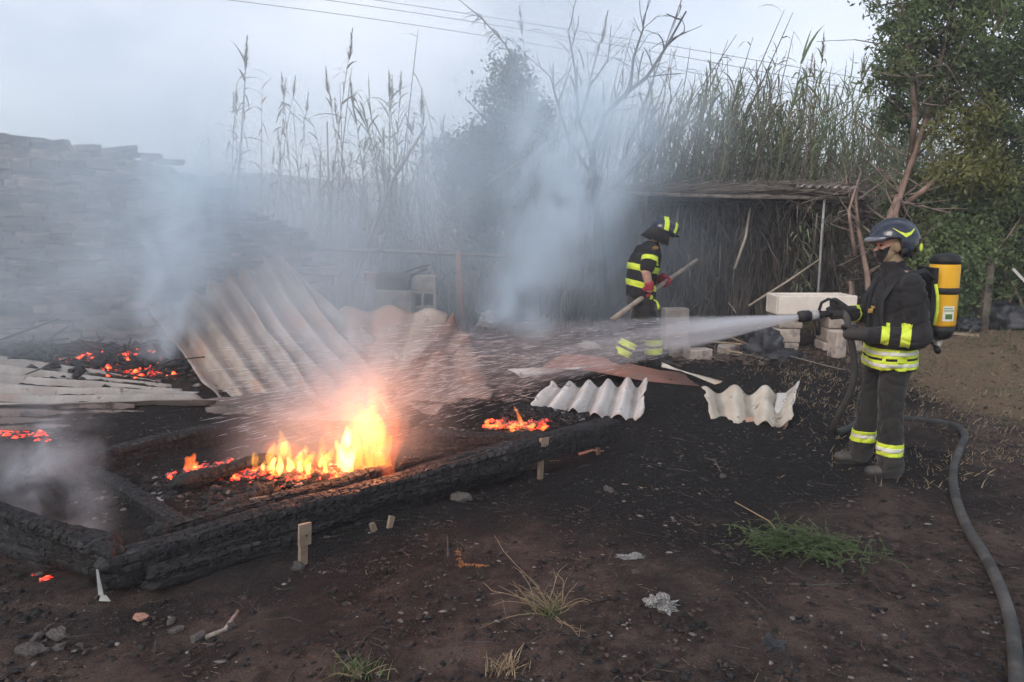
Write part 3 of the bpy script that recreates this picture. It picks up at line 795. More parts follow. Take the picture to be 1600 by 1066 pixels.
# ------------------------------------------------------------------ corrugated sheets
def corr(name, p00, p10, p01, p11, waves, amp, mat, label, seed=0, sag=0.0, rag=0.045, thick=0.008, nv=30, per=12, warp=0.05, curl=0.0, group=None, flat=False):
    """Corrugated sheet over four corners: u runs across the waves (p00->p10), v along the ridges (p00->p01)."""
    P = [np.array(p, float) for p in (p00, p10, p01, p11)]
    nu = max(6, int(waves * per)) + 1
    u = np.linspace(0, 1, nu); v = np.linspace(0, 1, nv)
    U, V = np.meshgrid(u, v, indexing='ij')
    r0 = rag * fbm(U * waves * 1.7, U * 0 + seed, seed, 3); r1 = rag * fbm(U * waves * 1.7, U * 0 + seed + 9, seed + 1, 3)
    Vv = r0 * (1 - V) + V * (1 + r1)
    s0 = rag * .6 * fbm(V * 7, V * 0 + seed, seed + 2, 3); s1 = rag * .6 * fbm(V * 7, V * 0 + seed + 3, seed + 3, 3)
    Uu = s0 * (1 - U) + U * (1 + s1)
    def S(a, b): return P[0] * ((1 - a) * (1 - b))[..., None] + P[1] * (a * (1 - b))[..., None] + P[2] * ((1 - a) * b)[..., None] + P[3] * (a * b)[..., None]
    base = S(Uu, Vv)
    nrm = np.cross(P[1] - P[0], P[2] - P[0]); nrm = nrm / np.linalg.norm(nrm)
    if nrm[2] < 0: nrm = -nrm
    h = amp * np.cos(2 * math.pi * Uu * waves + .5 * fbm(V * 2, U * 0 + 1.0, seed + 4, 2))
    h = h * (1.0 + .35 * fbm(U * 2.5, V * 1.5, seed + 6, 2))
    h = h - sag * 4 * V * (1 - V) + warp * fbm(U * 2.2, V * 2.2, seed + 5, 3) + curl * (V ** 4 + .6 * (1 - U) ** 6)
    top = base + h[..., None] * nrm
    bot = top - thick * nrm
    n = nu * nv
    idx = np.arange(n).reshape(nu, nv)
    q = [np.stack([idx[:-1, :-1], idx[1:, :-1], idx[1:, 1:], idx[:-1, 1:]], -1).reshape(-1, 4)]
    q.append(q[0][:, ::-1] + n)
    def rim(a): 
        a = np.asarray(a); return np.stack([a[:-1], a[1:], a[1:] + n, a[:-1] + n], -1)
    q += [rim(idx[0, :]), rim(idx[-1, ::-1]), rim(idx[::-1, 0]), rim(idx[:, -1])]
    me = qmesh(name, np.concatenate([top.reshape(-1, 3), bot.reshape(-1, 3)]), np.concatenate(q), False)
    val = np.clip(-np.cos(2 * math.pi * Uu * waves), 0, 1).ravel(); val = np.concatenate([val, val]).astype(np.float32)
    a_ = me.attributes.new('valley', 'FLOAT', 'POINT'); a_.data.foreach_set('value', val)
    o = obj(name, me, mat)
    sm = np.zeros(len(me.polygons), bool); sm[:2 * (nu - 1) * (nv - 1)] = True
    me.polygons.foreach_set('use_smooth', sm)
    tag(o, label, 'roof sheet', group)
    return o
# collapsed roof behind the fire
corr('corrugated_sheet', AT(238, 492, 8.45), AT(356, 428, 9.0), AT(352, 640, 7.0), AT(500, 628, 7.15), 4.0, .052, M['sheet_pink'], 'big fallen corrugated sheet sloping down beside the red embers', 2, sag=.08, rag=.08, warp=.09)
corr('corrugated_sheet', AT(350, 424, 9.05), AT(436, 400, 9.5), AT(492, 632, 7.1), AT(610, 600, 7.4), 3.0, .060, M['sheet_pink'], 'tall fallen corrugated sheet with rounded raised ridge, top edge highest of the collapse', 4, sag=.14, rag=.08, warp=.09)
corr('corrugated_sheet', AT(418, 398, 9.45), AT(470, 430, 9.35), AT(590, 575, 7.9), AT(640, 560, 8.0), 1.5, .055, M['sheet_grey'], 'narrow broken corrugated strip lying along the sheet ridge', 5, sag=.06)
corr('corrugated_sheet', AT(486, 476, 8.9), AT(702, 490, 8.3), AT(500, 625, 7.2), AT(610, 640, 7.0), 3.5, .042, M['sheet_pink'], 'orange stained corrugated sheet sagging towards the tall flame', 7, sag=.12)
corr('corrugated_sheet', AT(706, 493, 8.25), AT(752, 560, 7.9), AT(610, 612, 7.1), AT(680, 652, 6.9), 2.0, .03, M['sheet_brown'], 'brown corrugated sheet folded down behind the tall flame', 8, sag=.03)
corr('corrugated_sheet', AT(650, 560, 7.6), AT(745, 545, 7.7), AT(560, 640, 6.95), AT(770, 622, 7.1), 2.5, .03, M['sheet_brown'], 'crumpled brown sheet fragment propped under the folded sheet', 9, rag=.08, warp=.08)
# grey sheets in front of the heap
corr('corrugated_sheet', AT(-120, 548, 7.8), AT(-150, 640, 6.5), AT(250, 598, 7.5), AT(330, 632, 6.9), 5.0, .045, M['sheet_grey'], 'pale grey corrugated sheet lying flat in front of the burnt heap', 12, rag=.05)
corr('corrugated_sheet', AT(-140, 620, 6.7), AT(-160, 700, 5.9), AT(215, 640, 6.8), AT(230, 668, 6.4), 4.0, .035, M['sheet_sooty'], 'sooty dark corrugated sheet lying behind the back beam', 14, rag=.06)
corr('corrugated_sheet', AT(330, 625, 7.0), AT(320, 652, 6.75), AT(480, 618, 7.0), AT(500, 640, 6.75), 1.5, .04, M['sheet_sooty'], 'burnt ridge of sheet just behind the flames', 15, rag=.1, warp=.06)
# pieces on the soil beside the timber end
corr('corrugated_sheet', GP(828, 640, .07), GP(1003, 656, .045), GP(862, 600, .24), GP(1010, 600, .24), 5.0, .052, M['sheet_white'], 'white corrugated sheet piece with soot specks lying beside the charred timber end', 17, rag=.05, warp=.03)
corr('corrugated_sheet', AT(1098, 606, 7.3), AT(1240, 612, 7.15), AT(1112, 672, 6.65), AT(1236, 664, 6.5), 3.0, .055, M['sheet_cream'], 'cream wavy sheet piece propped up alone on the black soil', 19, rag=.07, warp=.06)
corr('corrugated_sheet', AT(1215, 618, 7.05), AT(1252, 598, 7.0), AT(1212, 650, 6.8), AT(1240, 636, 6.75), 1.0, .03, M['sheet_white'], 'small curled white scrap at the end of the cream sheet', 20, rag=.08, warp=.02)
corr('corrugated_sheet', AT(1160, 652, 6.8), AT(1236, 650, 6.75), AT(1136, 692, 6.35), AT(1225, 684, 6.38), 1.0, .02, M['sheet_under'], 'scorched tan sheet flap lying under the cream sheet', 21, rag=.08, warp=.03)
# long low red sheet with white curled lips
corr('corrugated_sheet', AT(842, 588, 8.4), AT(1092, 590, 8.2), AT(880, 566, 9.0), AT(1060, 568, 8.9), 0.5, .10, M['sheet_red'], 'long low red brown sheet arched over the soil in front of the stooping firefighter', 23, rag=.03, warp=.02)
corr('corrugated_sheet', AT(792, 578, 8.3), AT(812, 588, 8.2), AT(905, 578, 8.3), AT(922, 570, 8.4), 0.5, .02, M['sheet_white'], 'thin white curled edge strip beside the red brown sheet', 24, rag=.03, warp=.03)
corr('corrugated_sheet', AT(1030, 566, 8.6), AT(1040, 573, 8.5), AT(1118, 602, 7.75), AT(1134, 594, 7.8), 0.5, .02, M['sheet_cream'], 'thin cream curled strip reaching from the red sheet to the cream sheet', 25, rag=.03, warp=.03)

# ------------------------------------------------------------------ dry stone wall
def stone_meshes(n, seed):
    out = []
    for k in range(n):
        rnd = random.Random(seed + k)
        bm = bmesh.new(); bmesh.ops.create_cube(bm, size=1.0)
        bmesh.ops.bevel(bm, geom=bm.edges[:], offset=0.10, segments=1, affect='EDGES')
        for v in bm.verts:
            v.co += Vector((rnd.uniform(-1, 1), rnd.uniform(-1, 1), rnd.uniform(-1, 1))) * 0.085
        me = bpy.data.meshes.new('stone'); bm.to_mesh(me); bm.free()
        out.append(me)
    return out
def wall_top_px(px):
    return float(np.interp(px, [-400, -60, 60, 160, 260, 330, 400, 470, 500], [190, 204, 209, 219, 245, 290, 332, 362, 420]))
def build_wall():
    root = empty('dry_stone_wall', AT(100, 560, 9.6))
    tag(root, 'tall rough wall of stacked flat stones behind the burnt heap', 'stone wall')
    r0 = root.location
    Lp, Rp = AT(-300, 350, 9.0), AT(495, 350, 11.0)
    Lp.z = Rp.z = 0
    d = (Rp - Lp); Lw = d.length; d.normalize(); nrm = Vector((d.y, -d.x, 0))
    rot0 = math.atan2(d.y, d.x)
    def top_at(s):
        p = Lp + d * s
        # pixel column of this spot, then height of the silhouette there
        px = 800 + FPX * p.x / p.y * math.cos(PITCH)
        for _ in range(3):
            a = AT(px, wall_top_px(px), p.y); px += (p.x - a.x) / p.y * FPX
        return AT(px, wall_top_px(px), p.y).z
    variants = stone_meshes(8, 50)
    for me in variants: me.materials.append(M['stone_wall'])
    rnd = random.Random(7); L = []
    z = 0.1
    while z < 3.3:
        h = rnd.uniform(.045, .12)
        s = rnd.uniform(-.2, 0)
        while s < Lw:
            w = rnd.uniform(.12, .46)
            room = top_at(s + w / 2) - z + rnd.uniform(-.03, .03)
            if room > .03:
                hh = min(h * rnd.uniform(.7, 1.25), room)
                p = Lp + d * (s + w / 2) + nrm * rnd.uniform(-.07, .08) + Vector((0, 0, z + min(h, hh) / 2 + rnd.uniform(-.03, .03) + .10 * mnoise.noise((s * 1.1, z * 1.5, 2.0))))
                L.append((p, w * rnd.uniform(.92, 1.0), hh, rnd.uniform(.22, .34)))
            s += w
        z += h * .97
    vis = []
    for it in L:
        p = it[0]; px = 800 + FPX * p.x / p.y
        vis.append((it[1] * it[2] * (1 if -10 < px < 500 else .1) * (1 if p.z > .75 else .25), it))
    vis.sort(key=lambda q: -q[0])
    rest = MB()
    for i, (_, (p, w, h, dep)) in enumerate(vis):
        rz = rot0 + rnd.uniform(-.22, .22); ry = rnd.gauss(0, .09)
        if i < 300:
            o = obj('stone', variants[i % 8], None, root)
            o.location = p - r0; o.rotation_euler = (rnd.uniform(-.15, .15), ry, rz); o.scale = (w, dep, h)
        else:
            mtx = Matrix.Translation(p - r0) @ Matrix.Rotation(rz, 4, 'Z') @ Matrix.Diagonal((w, dep, h, 1))
            me = variants[i % 8]
            rest.add([mtx @ v.co for v in me.vertices], [tuple(f.vertices) for f in me.polygons])
    ro = rest.build('stones', M['stone_wall'], root); ro['kind'] = 'stuff'
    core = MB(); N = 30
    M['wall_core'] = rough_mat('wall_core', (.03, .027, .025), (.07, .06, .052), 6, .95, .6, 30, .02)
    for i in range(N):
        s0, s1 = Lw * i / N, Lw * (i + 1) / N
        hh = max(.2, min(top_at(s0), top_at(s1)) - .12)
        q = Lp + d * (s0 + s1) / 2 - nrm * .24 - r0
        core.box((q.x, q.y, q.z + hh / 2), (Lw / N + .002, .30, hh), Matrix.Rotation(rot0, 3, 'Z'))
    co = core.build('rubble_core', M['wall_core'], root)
    # loose rubble slumped at the foot
    return root
build_wall()
sl = AT(150, 470, 9.0)

# ------------------------------------------------------------------ rail fence and block pile
def fence():
    o = empty('rail_fence', AT(590, 545, 11.0)); b = o.location
    tag(o, 'weathered pole rail fence behind the block pile', 'fence')
    p0, p1, p2 = AT(448, 388, 11.1), AT(600, 392, 11.0), AT(800, 401, 10.8)
    MB().tube([p0 - b, p1 - b, p2 - b], [.030, .032, .026], 8).build('rail', M['wood_grey'], o, True)
    for px, py, Y, r, m in ((456, 388, 11.14, .03, 'wood_grey'), (476, 390, 11.6, .02, 'wood_grey'), (716, 398, 10.86, .045, 'wood_red')):
        t = AT(px, py, Y)
        MB().tube([Vector((t.x + .08, t.y, -.1)) - b, Vector((t.x + .03, t.y, t.z * .5)) - b, Vector((t.x, t.y, t.z + .04)) - b], [r * 1.1, r, r * .9], 8).build('post', M[m], o, True)
fence()
def hollow_block(w, d, h, wall=.035, holes=2):
    """Concrete block lying so that its cells open to the front (-Y)."""
    mb = MB()
    mb.box((0, 0, h / 2 - wall / 2), (w, d, wall)); mb.box((0, 0, -h / 2 + wall / 2), (w, d, wall))
    for i in range(holes + 1):
        x = -w / 2 + wall / 2 + i * (w - wall) / holes
        mb.box((x, 0, 0), (wall, d - .002, h - 2 * wall))
    mb.box((0, d / 2 - .02, 0), (w - .004, .03, h - 2 * wall))
    return mb
def rough_block(w, d, h, seed, name='concrete_block'):
    bm = bmesh.new(); bmesh.ops.create_cube(bm, size=1.0)
    bmesh.ops.scale(bm, vec=(w, d, h), verts=bm.verts)
    bmesh.ops.bevel(bm, geom=bm.edges[:], offset=.012, segments=1, affect='EDGES')
    bmesh.ops.subdivide_edges(bm, edges=bm.edges[:], cuts=4, use_grid_fill=True)
    for v in bm.verts:
        c = v.co; q = c * 9 + Vector((seed * 1.3, seed, 0))
        near = sum((abs(abs(a) - b / 2) < .035) for a, b in zip(c, (w, d, h)))
        n = mnoise.noise(q) + .5 * mnoise.noise(q * 2.7)
        v.co = c * (1 + .012 * n) if near < 2 else c * (1 - max(0.0, n) * .10 - .01)
    me = bpy.data.meshes.new(name); bm.to_mesh(me); bm.free()
    return me
def blocks():
    spec = [  # px, py of centre, depth, w, d, h, rotz, tilt, label, kind
        (583, 468, 10.3, .26, .25, .50, .25, .0, 'concrete block standing on end at the side of the pile', 0),
        (617, 473, 10.15, .52, .25, .34, -.12, .0, 'long plain concrete block in front of the pile', 0),
        (584, 436, 10.35, .24, .24, .20, .3, .05, 'reddish terracotta block on top of the pile', 2),
        (661, 467, 10.3, .36, .25, .24, .05, .0, 'hollow concrete block with its cells open to the front', 1),
        (661, 442, 10.32, .38, .24, .21, -.04, .02, 'square concrete block on top of the hollow one', 0),
        (600, 512, 10.3, .60, .34, .30, .1, 0, 'buried concrete block under the standing one', 0),
        (656, 508, 10.28, .58, .34, .28, -.05, 0, 'buried concrete block under the hollow one', 0),
        (628, 540, 10.3, .9, .4, .32, .0, 0, 'bottom concrete block carrying the whole pile', 0)]
    for px, py, Y, w, d, h, rz, tl, lab, kind in spec:
        c = AT(px, py, Y)
        me = hollow_block(w, d, h).mesh('concrete_block') if kind == 1 else rough_block(w, d, h, px % 37)
        o = obj('concrete_block', me, M['terracotta'] if kind == 2 else M['concrete'], None, c, (0, tl, rz))
        tag(o, lab, 'concrete block')
    c = AT(619, 440, 10.2)
    me = stone_meshes(1, 99)[0]
    tag(obj('charred_chunk', me, rough_mat('sooty_chunk', (.06, .05, .045), (.15, .12, .11), 8, .9, .8, 30, .02), None, c, (.1, .15, -.2), (.46, .26, .22)), 'dark sooty lump resting on top of the block pile', 'rubble')
    for a, b_, r, lab in ((AT(622, 430, 10.25), AT(672, 413, 10.5), .018, 'thin burnt stick on top of the block pile'), (AT(630, 438, 10.15), AT(668, 420, 10.3), .022, 'thick burnt stick on top of the block pile')):
        tag(MB().tube([a, (a + b_) / 2 + Vector((0, 0, .015)), b_], [r, r * .9, r * .6], 7).build('burnt_stick', M['burnt_bark']), lab, 'stick')
blocks()
# ------------------------------------------------------------------ giant cane
def blade(V, F, p, dirv, L, w, droop, rng, seg=4):
    """A strap leaf: starts along dirv, bends down."""
    b = len(V)
    d = np.array(dirv, float); d /= np.linalg.norm(d)
    side = np.cross(d, (0, 0, 1.0)); n = np.linalg.norm(side); side = side / n if n > 1e-3 else np.array((1.0, 0, 0))
    side = side + rng.normal(0, .25, 3)
    q = np.array(p, float)
    for i in range(seg + 1):
        t = i / seg
        ww = w * (1 - t) ** .7 * (0.6 + 1.2 * min(t, .35)) + .001
        V.append(q - side * ww / 2); V.append(q + side * ww / 2)
        q = q + d * L / seg
        d = d + np.array((0, 0, -droop / seg)) ; d /= np.linalg.norm(d)
    for i in range(seg):
        F.append((b + 2 * i, b + 2 * i + 1, b + 2 * i + 3, b + 2 * i + 2))
def make_cane(seed, kind):
    """(stem, foliage, plume) meshes, 1 unit = 1 m, about 5 m tall."""
    rng = np.random.default_rng(seed)
    H = rng.uniform(4.3, 5.6)
    bend = rng.uniform(-.35, .35, 2) * (1.0 if kind != 'burnt' else 1.3)
    def at(t): return np.array((bend[0] * t ** 2.2, bend[1] * t ** 2.2, H * t))
    mb = MB()
    mb.tube([at(t) for t in (0, .2, .4, .6, .8, .93, 1)], [.013, .0125, .0115, .010, .008, .006, .003], 5)
    stem = mb.mesh('reed_cane', True)
    V, F = [], []
    nl = {'green': 34, 'dry': 20, 'burnt': 9}[kind]
    t0 = {'green': .25, 'dry': .35, 'burnt': .3}[kind]
    for i in range(nl):
        t = t0 + (1 - t0) * (i + rng.random()) / nl
        a = (i % 2) * math.pi + rng.normal(0, .5) + seed
        elev = {'green': .95, 'dry': .6, 'burnt': .3}[kind] + rng.normal(0, .3)
        if kind != 'green' and rng.random() < .4: elev = -rng.uniform(.3, 1.1)
        L = rng.uniform(.35, .75) * (1 if kind == 'green' else .8)
        blade(V, F, at(t), (math.cos(a) * math.cos(elev), math.sin(a) * math.cos(elev), math.sin(elev)), L, rng.uniform(.025, .05) * (1 if kind != 'burnt' else .6), rng.uniform(.6, 2.0), rng)
    fol = qmesh('foliage', V, F)
    V, F = [], []
    if kind != 'burnt' or rng.random() < .4:
        top = at(1.0)
        for i in range(60):
            t = rng.random()
            p = top + np.array((bend[0] * .12 * t, bend[1] * .12 * t, -.12 + .52 * t))
            a = rng.random() * 6.28
            blade(V, F, p, (math.cos(a) * .38, math.sin(a) * .38, 1), .16 * (1.15 - t), .016, .5, rng, 2)
    plume = qmesh('plume', V, F) if V else None
    return stem, fol, plume
CANES = {}
for kind, n, ms in (('green', 6, ('cane_green', 'leaf_cane', 'plume')), ('dry', 6, ('cane_dry', 'leaf_dry', 'plume')), ('burnt', 6, ('cane_burnt', 'leaf_burnt', 'leaf_burnt'))):
    CANES[kind] = []
    for k in range(n):
        s_, f_, p_ = make_cane(100 + k + 20 * len(CANES), kind)
        s_.materials.append(M[ms[0]]); f_.materials.append(M[ms[1]])
        if p_: p_.materials.append(M[ms[2]])
        CANES[kind].append((s_, f_, p_))
CANE_LABEL = {'green': 'green leafy giant cane in the stand behind the thatched shelter',
              'dry': 'dry straw coloured giant cane behind the rail fence',
              'burnt': 'bare scorched giant cane stalk leaning over the smoke'}
CANE_GROUP = {'green': 'green canes behind the shelter', 'dry': 'dry canes behind the fence', 'burnt': 'scorched canes above the smoke'}
def cane(px, ytop, Y, kind, lean, rnd, plume=True):
    i = rnd.randrange(6)
    st, fo, pl = CANES[kind][i]
    top = AT(px, ytop, Y)
    hm = max(v.co.z for v in st.vertices)
    o = obj('reed_cane', st)
    Lr = math.radians(lean)
    H = (top.z + .1) / max(.35, math.cos(Lr))
    sc = H / hm
    o.location = (top.x - math.sin(Lr) * H, Y + rnd.uniform(-.2, .2), -.05)
    o.rotation_euler = (math.radians(rnd.uniform(-6, 6)), Lr, rnd.uniform(-.6, .6) if abs(lean) > 6 else rnd.uniform(0, 6.28))
    o.scale = (max(.7, min(1.25, sc * 1.1)),) * 2 + (sc,)
    f = obj('foliage', fo, None, o)
    if pl and plume: obj('plume', pl, None, o)
    tall = top.z > 4.0
    lab = {'green': 'leafy green giant cane', 'dry': 'dry straw coloured giant cane', 'burnt': 'scorched dark giant cane'}[kind]
    lab = ('tall ' if tall else 'short ') + lab + (' with feathery plume' if pl and plume else ' without plume')
    lab += ' leaning sharply' if abs(lean) > 16 else (' tilted' if abs(lean) > 7 else ' standing upright')
    lab += ' above the shelter roof' if px > 1000 else (' beside the bare burnt tree' if px > 850 else (' behind the rail fence' if px > 480 else ' beyond the stone wall'))
    return tag(o, lab, 'cane', CANE_GROUP[kind])
rc = random.Random(5)
def zone(n, px, yt, Y, kinds, lean, plume=.5):
    for _ in range(n):
        x = rc.uniform(*px)
        cane(x, yt[0] + (yt[1] - yt[0]) * rc.random() ** 1.0, rc.uniform(*Y), rc.choice(kinds), rc.gauss(*lean), rc, rc.random() < plume)
# single stalks that stand out against the sky
for x, y, k, ln in ((398, 92, 'dry', 10), (412, 112, 'dry', 12), (456, 138, 'dry', 6), (375, 160, 'dry', 4), (508, 84, 'dry', 2), (545, 118, 'burnt', 6), (636, 50, 'burnt', 5), (668, 150, 'burnt', -12),
                    (604, 150, 'dry', 0), (628, 140, 'green', 2), (640, 165, 'green', -3), (578, 165, 'dry', 0), (885, 45, 'dry', 3), (905, 60, 'dry', 6), (930, 40, 'burnt', 3),
                    (1302, 92, 'green', 3), (1279, 112, 'green', 4), (1330, 128, 'green', 5), (1350, 120, 'green', 8), (1262, 132, 'green', 6), (1240, 150, 'green', 5), (1310, 150, 'green', 2),
                    (1100, 5, 'burnt', 24), (1210, 30, 'burnt', 20), (1165, 60, 'burnt', 22), (1290, 60, 'burnt', 22), (1235, 45, 'burnt', 24), (1060, 60, 'burnt', 18)):
    cane(x, y, rc.uniform(12.8, 14.5), k, ln, rc, k != 'burnt')
zone(10, (345, 470), (130, 280), (14.5, 16), ['dry'], (4, 4), .6)
zone(34, (480, 620), (130, 300), (12.6, 14.5), ['dry', 'dry', 'burnt', 'green'], (0, 6), .25)
zone(36, (590, 770), (180, 340), (12.4, 14.5), ['dry', 'dry', 'burnt', 'green'], (-4, 14), .2)
zone(26, (860, 1010), (70, 280), (12.6, 14.5), ['burnt', 'dry', 'burnt'], (8, 8), .15)
zone(58, (980, 1290), (70, 250), (12.4, 14.5), ['burnt', 'burnt', 'green'], (15, 7), .1)
zone(78, (1080, 1400), (150, 290), (12.6, 15.5), ['green'], (6, 7), .25)

def cane_mass(name, n, px, yt, Y, kind, lean, seed, label):
    """The rest of the stand, too dense to count, as one mesh."""
    rnd = random.Random(seed); VV = []; FF = []; nb = 0; st_v = []; st_f = []; sb = 0
    for _ in range(n):
        st, fo, pl = CANES[kind][rnd.randrange(6)]
        x = rnd.uniform(*px); top = AT(x, rnd.uniform(*yt), rnd.uniform(*Y))
        hm = 5.0; Lr = math.radians(rnd.gauss(*lean)); H = (top.z + .1) / max(.4, math.cos(Lr))
        m = Matrix.Translation((top.x - math.sin(Lr) * H, top.y, -.05)) @ Matrix.Rotation(Lr, 4, 'Y') @ Matrix.Rotation(rnd.uniform(0, 6.28), 4, 'Z') @ Matrix.Diagonal((.9, .9, H / hm, 1))
        R_ = np.array(m)
        for me, isst in ((fo, 0), (st, 1)):
            co = np.empty(len(me.vertices) * 3, np.float32); me.vertices.foreach_get('co', co); co = co.reshape(-1, 3) @ R_[:3, :3].T + R_[:3, 3]
            fs = [p.vertices[:] for p in me.polygons if len(p.vertices) == 4]
            fs = np.array(fs)
            if isst: st_v.append(co); st_f.append(fs + sb); sb += len(co)
            else: VV.append(co); FF.append(fs + nb); nb += len(co)
    ms = {'green': ('cane_green', 'leaf_cane'), 'dry': ('cane_dry', 'leaf_dry'), 'burnt': ('cane_burnt', 'leaf_burnt')}[kind]
    V = np.concatenate(VV + [c for c in st_v]); F = np.concatenate(FF + [f + nb for f in st_f])
    me = qmesh(name, V, F); me.materials.append(M[ms[1]]); me.materials.append(M[ms[0]])
    mi = np.zeros(len(me.polygons), np.int32); mi[sum(len(f) for f in FF):] = 1
    me.polygons.foreach_set('material_index', mi)
    o = obj(name, me); o['kind'] = 'stuff'; o['label'] = label
cane_mass('green_cane_thicket', 460, (1010, 1480), (150, 310), (13.2, 17.5), 'green', (5, 10), 3, 'dense green cane thicket behind the shelter')
cane_mass('scorched_cane_thicket', 260, (840, 1330), (190, 380), (12.0, 14.0), 'burnt', (8, 16), 4, 'dense scorched cane thicket behind the shelter')
cane_mass('dry_cane_thicket', 200, (480, 900), (250, 400), (12.6, 16.0), 'dry', (-3, 16), 5, 'dense dry cane thicket behind the fence')
cane_mass('hazy_cane_thicket', 90, (200, 520), (270, 400), (14.5, 19.0), 'dry', (2, 8), 6, 'thin cane thicket fading in the smoke behind the wall')

# single fallen or broken stalks
def stalk(pts, r, mat, label, name='fallen_cane'):
    P = [AT(*p) for p in pts]
    return tag(MB().tube(P, [r] * (len(P) - 1) + [r * .6], 7).build(name, M[mat], None, True), label, 'cane stalk')
stalk([(540, 480, 11.6), (575, 380, 11.9), (612, 285, 12.2), (662, 203, 12.5)], .028, 'cane_burnt', 'dark scorched stalk leaning across the dry cane behind the fence')
stalk([(520, 470, 11.8), (516, 380, 12.0), (511, 190, 12.3)], .02, 'cane_burnt', 'upright dark stalk behind the fence')
stalk([(1170, 478, 10.9), (1230, 440, 11.0), (1282, 404, 11.2)], .018, 'cane_dry', 'pale cane stalk leaning in front of the shelter')
stalk([(1148, 420, 11.3), (1165, 370, 11.4), (1172, 325, 11.5)], .022, 'cane_dry', 'bent pale stalk hanging in the shelter opening')
stalk([(870, 215, 12.2), (800, 260, 12.0), (700, 330, 11.8)], .014, 'cane_dry', 'thin pale stalk slanting over the scorched evergreen tree')

# ------------------------------------------------------------------ trees
def leaf_cloud(name, centers, mat, seed, size, parent, per, spread, narrow=.4):
    """Leaf-sized faces gathered in clumps round the given twig ends."""
    rng = np.random.default_rng(seed)
    C = np.repeat(np.array(centers, float), per, 0)
    n = len(C)
    P = C + rng.normal(0, 1, (n, 3)) * np.array(spread) * (0.4 + 0.9 * rng.random((n, 1)))
    d = rng.normal(0, 1, (n, 3)); d[:, 2] -= .35; d /= np.linalg.norm(d, axis=1)[:, None]
    u = np.cross(d, rng.normal(0, 1, (n, 3))); u /= np.linalg.norm(u, axis=1)[:, None] + 1e-9
    L = (size * (0.6 + 0.8 * rng.random(n)))[:, None]
    w = L * narrow * .5
    V = np.stack([P, P + d * L * .5 + u * w, P + d * L, P + d * L * .5 - u * w], 1).reshape(-1, 3)
    return obj(name, qmesh(name, V, np.arange(n * 4).reshape(n, 4)), mat, parent)
def grow(mb, p, d, L, r, depth, rnd, ends, gravity=.0, split=(2, 3), ang=.6, decay=.68, wob=.25, seg=4):
    pts = [Vector(p)]; rad = [r]; dv = Vector(d).normalized()
    for i in range(seg):
        dv = (dv + Vector((rnd.gauss(0, wob), rnd.gauss(0, wob), rnd.gauss(0, wob * .6) + gravity)) * .45).normalized()
        pts.append(pts[-1] + dv * L / seg); rad.append(r * (1 - .38 * (i + 1) / seg))
        if depth <= 1: ends.append(tuple(pts[-1]))
    mb.tube(pts, rad, 6 if r > .02 else 4)
    if depth <= 0:
        return
    for k in range(rnd.randint(*split)):
        q = pts[rnd.randint(max(1, seg - 2), seg)]
        ax = dv.orthogonal(); ax.rotate(Quaternion(dv, rnd.uniform(0, 6.28)))
        nd = (dv + ax * math.tan(ang) * rnd.uniform(.6, 1.2)).normalized()
        grow(mb, q, nd, L * decay * rnd.uniform(.8, 1.15), rad[-1] * .82, depth - 1, rnd, ends, gravity, split, ang, decay, wob, seg)

def lobes(rng, spec, n):
    """Clump centres near the surface of several ellipsoids, uneven."""
    out = []
    for (c, r, k) in spec:
        for _ in range(int(n * k)):
            v = rng.normal(0, 1, 3); v /= np.linalg.norm(v)
            if v[2] < -.75: continue
            f = 1.0 - abs(rng.normal(0, .22))
            f *= 1 + .22 * math.sin(v[0] * 6 + c[0] * 3) * math.sin(v[2] * 7 + c[2]) + .12 * rng.normal()
            out.append(tuple(np.array(c) + v * np.array(r) * f))
    return out
def AP(px, py, Y): return tuple(AT(px, py, Y))
def s_(px, Y): return px * Y / FPX

def evergreen():
    Y = 12.6
    b = AT(795, 520, Y); b.z = 0
    o = empty('evergreen_tree', b); tag(o, 'dense dark evergreen tree with scorched brown side, veiled by smoke', 'tree')
    rnd = random.Random(3); rng = np.random.default_rng(3)
    mb = MB(); ends = []
    mb.tube([(0, 0, -.1), (.03, 0, .8), (.0, .05, 1.6), (.05, 0, 2.6), (.02, 0, 3.8)], [.13, .11, .09, .06, .02], 8)
    for k in range(14):
        z = .9 + 2.7 * k / 14
        a = k * 2.4
        grow(mb, (0, 0, z), (math.cos(a), math.sin(a) * .8, .55), (1.1 - .18 * z), .035, 1, rnd, ends, .05)
    mb.build('trunk', M['burnt_bark'], o, True)
    def L(px, py, dy=0): return tuple(AT(px, py, Y + dy) - b)
    up = lobes(rng, [(L(795, 130), (.32, .3, .45), .10), (L(800, 190), (.55, .5, .6), .22), (L(815, 265, .2), (.62, .6, .7), .26), (L(770, 250, -.1), (.55, .5, .6), .2), (L(800, 345), (.75, .6, .6), .25), (L(845, 200, .1), (.25, .25, .4), .07)], 520)
    leaf_cloud('crown', up, M['leaf_ever'], 5, .075, o, 42, (.11, .11, .10), .42)
    br = lobes(rng, [(L(722, 258, -.1), (.52, .45, .42), .5), (L(742, 320), (.5, .45, .45), .4), (L(700, 232), (.25, .2, .18), .12)], 170)
    leaf_cloud('scorched_crown', br, M['leaf_ever_brown'], 6, .07, o, 36, (.10, .10, .09), .42)['label'] = 'scorched brown side of the crown'
evergreen()

